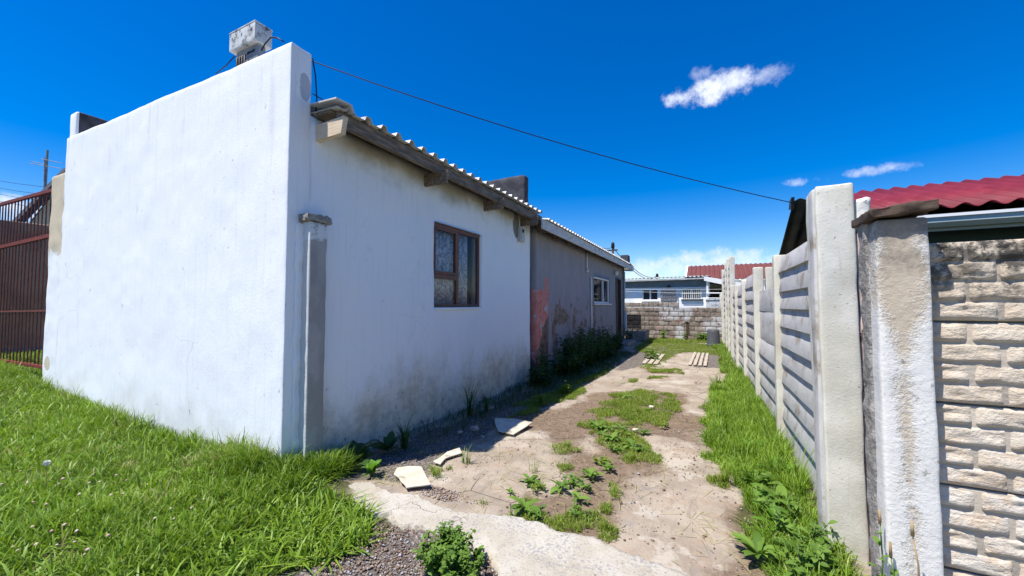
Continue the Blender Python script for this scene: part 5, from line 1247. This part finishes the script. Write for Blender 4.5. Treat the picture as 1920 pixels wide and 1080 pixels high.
rosette(0, 0, .10, 'broad bright leaves standing up behind the bushy gravel weed', 6, M_leaf, pos=(-1.22, 1.97), group=None, lift=1.0, widen=.22)
q10 = sample([(.30, 2.2), (.60, 2.2), (.60, 3.3), (.38, 3.4), (.25, 2.8)], 4200, .08, 9); blades(q10, .13, .007, .9, M_grass, 'post_foot_grass', 'deep grass between the docks and the broad post')
for i, (xx, yy, h_) in enumerate([(.46, 2.75, .2), (.40, 2.55, .18), (.47, 2.95, .24), (.42, 3.2, .2)]):
    bush((xx, yy), h_, .12, 8, M_leaf, ['low weed right under the broad post', 'weed at the bottom edge of the picture left of the broad post', 'taller weed touching the broad post', 'weed between docks beside the broad post'][i], leaf=(.075, .016), dens=12, lean=.7, group='weeds under the broad post')
# dried and flowering stalks in front of the pillar
def stalk(pts, label, mat=M_dry, head=True, leaves=0):
    r_ = empty('flower_stalk', tuple(pts[0]), label, 'weed'); MB().tube(pts, .0035, 6, r1=.0018).build('stem', mat, r_, smooth=True)
    if head: MB().tube([Vector(pts[-1]) + Vector((0, 0, -.005)), Vector(pts[-1]) + Vector((.0, 0, .045))], .0055, 6, r1=.0035).build('bud', M_dry, r_, smooth=True)
    for k in range(leaves):
        p_ = Vector(pts[0]).lerp(Vector(pts[-1]), k / leaves); me = leafmesh('st', M_leaf, 1, .2, .7, .6); o = ob('leaf', me, r_, tuple(p_ - Vector(pts[0]))); o.scale = (.05,) * 3; o.rotation_euler = (0, -.4, k * 2.4)
def pp(px, py, Y): return Vector(at(px, py, 1, Y))
stalk([pp(1726, 1160, 1.88), pp(1722, 1060, 1.88), pp(1711, 1002, 1.88)], 'brown dried flower stalk leaning in front of the peeling pillar')
stalk([pp(1650, 1160, 1.95), pp(1655, 1050, 1.95), pp(1650, 980, 1.95)], 'green stalk with white flowers between the broad post and the pillar', M_stem, True, 8)
stalk([pp(1678, 1150, 1.93), pp(1676, 1080, 1.93), pp(1670, 1040, 1.93)], 'short green stalk with yellow buds at the foot of the pillar', M_stem, True, 5)
stalk([pp(1573, 1150, 2.85), pp(1572, 1060, 2.85), pp(1570, 1045, 2.85)], 'short brown stalk in front of the broad post')

# clover heads and a dandelion clock in the lawn
ch = MB(); ch.lathe([(.001, 0), (.008, .002), (.0105, .007), (.009, .012), (.004, .016), (.001, .017)], (0, 0, 0), 9)
cme = mesh('flower_head', ch.V, ch.F, M_clover, True); st_ = MB(); st_.tube([(0, 0, -.11), (.003, 0, -.05), (0, 0, .001)], .0012, 5); sme = mesh('stem', st_.V, st_.F, M_stem, True)
heads = [(60, 950), (85, 965), (262, 942), (392, 985), (400, 965), (358, 877), (275, 660), (130, 655), (96, 600), (425, 617), (535, 620), (580, 642), (790, 773), (800, 820), (565, 705), (510, 712), (457, 653), (410, 655), (290, 637), (320, 610), (215, 752), (368, 706), (680, 660), (715, 820), (170, 940), (150, 858), (238, 880), (495, 900), (340, 930), (8, 662), (940, 730), (885, 770), (350, 800), (150, 745), (300, 850), (700, 690)]
for (zx, zy) in heads:
    px, py = zx / 2.455, 640 + zy / 2.455; d = ray(px, py); t_ = 1.0
    for it in range(6): P_ = _C + d * t_; t_ = (CH - (float(hgt(P_[0], min(P_[1], 2.0))) + .065)) / -d[2]
    P_ = _C + d * t_
    if P_[1] > 2.02: continue
    r_ = empty('clover_flower', tuple(P_), 'small pinkish white clover head among the lawn grass', 'flower', 'clover heads in the lawn')
    s = random.uniform(.7, 1.15); o = ob('flower_head', cme, r_); o.scale = (s, s, s * .9); o.rotation_euler = (random.uniform(-.5, .5), random.uniform(-.5, .5), 0); ob('stem', sme, r_)
d = ray(88, 868); t_ = (CH - .36) / -d[2]; P_ = _C + d * t_
r_ = empty('dandelion_clock', tuple(P_), 'white dandelion seed head on a pale stalk in the left of the lawn', 'flower')
MB().tube([(0, 0, -.16), (.004, 0, -.08), (0, 0, 0)], .002, 6).build('stem', M_dry, r_, rel=False)
pf = MB()
for k in range(140):
    a = math.acos(1 - 2 * (k + .5) / 140); b_ = k * 2.399; dv = Vector((math.sin(a) * math.cos(b_), math.sin(a) * math.sin(b_), math.cos(a))); pf.tube([dv * .003, dv * .02], .0004, 3, r1=.0016)
pf.build('seed_head', M_puff, r_, rel=False)
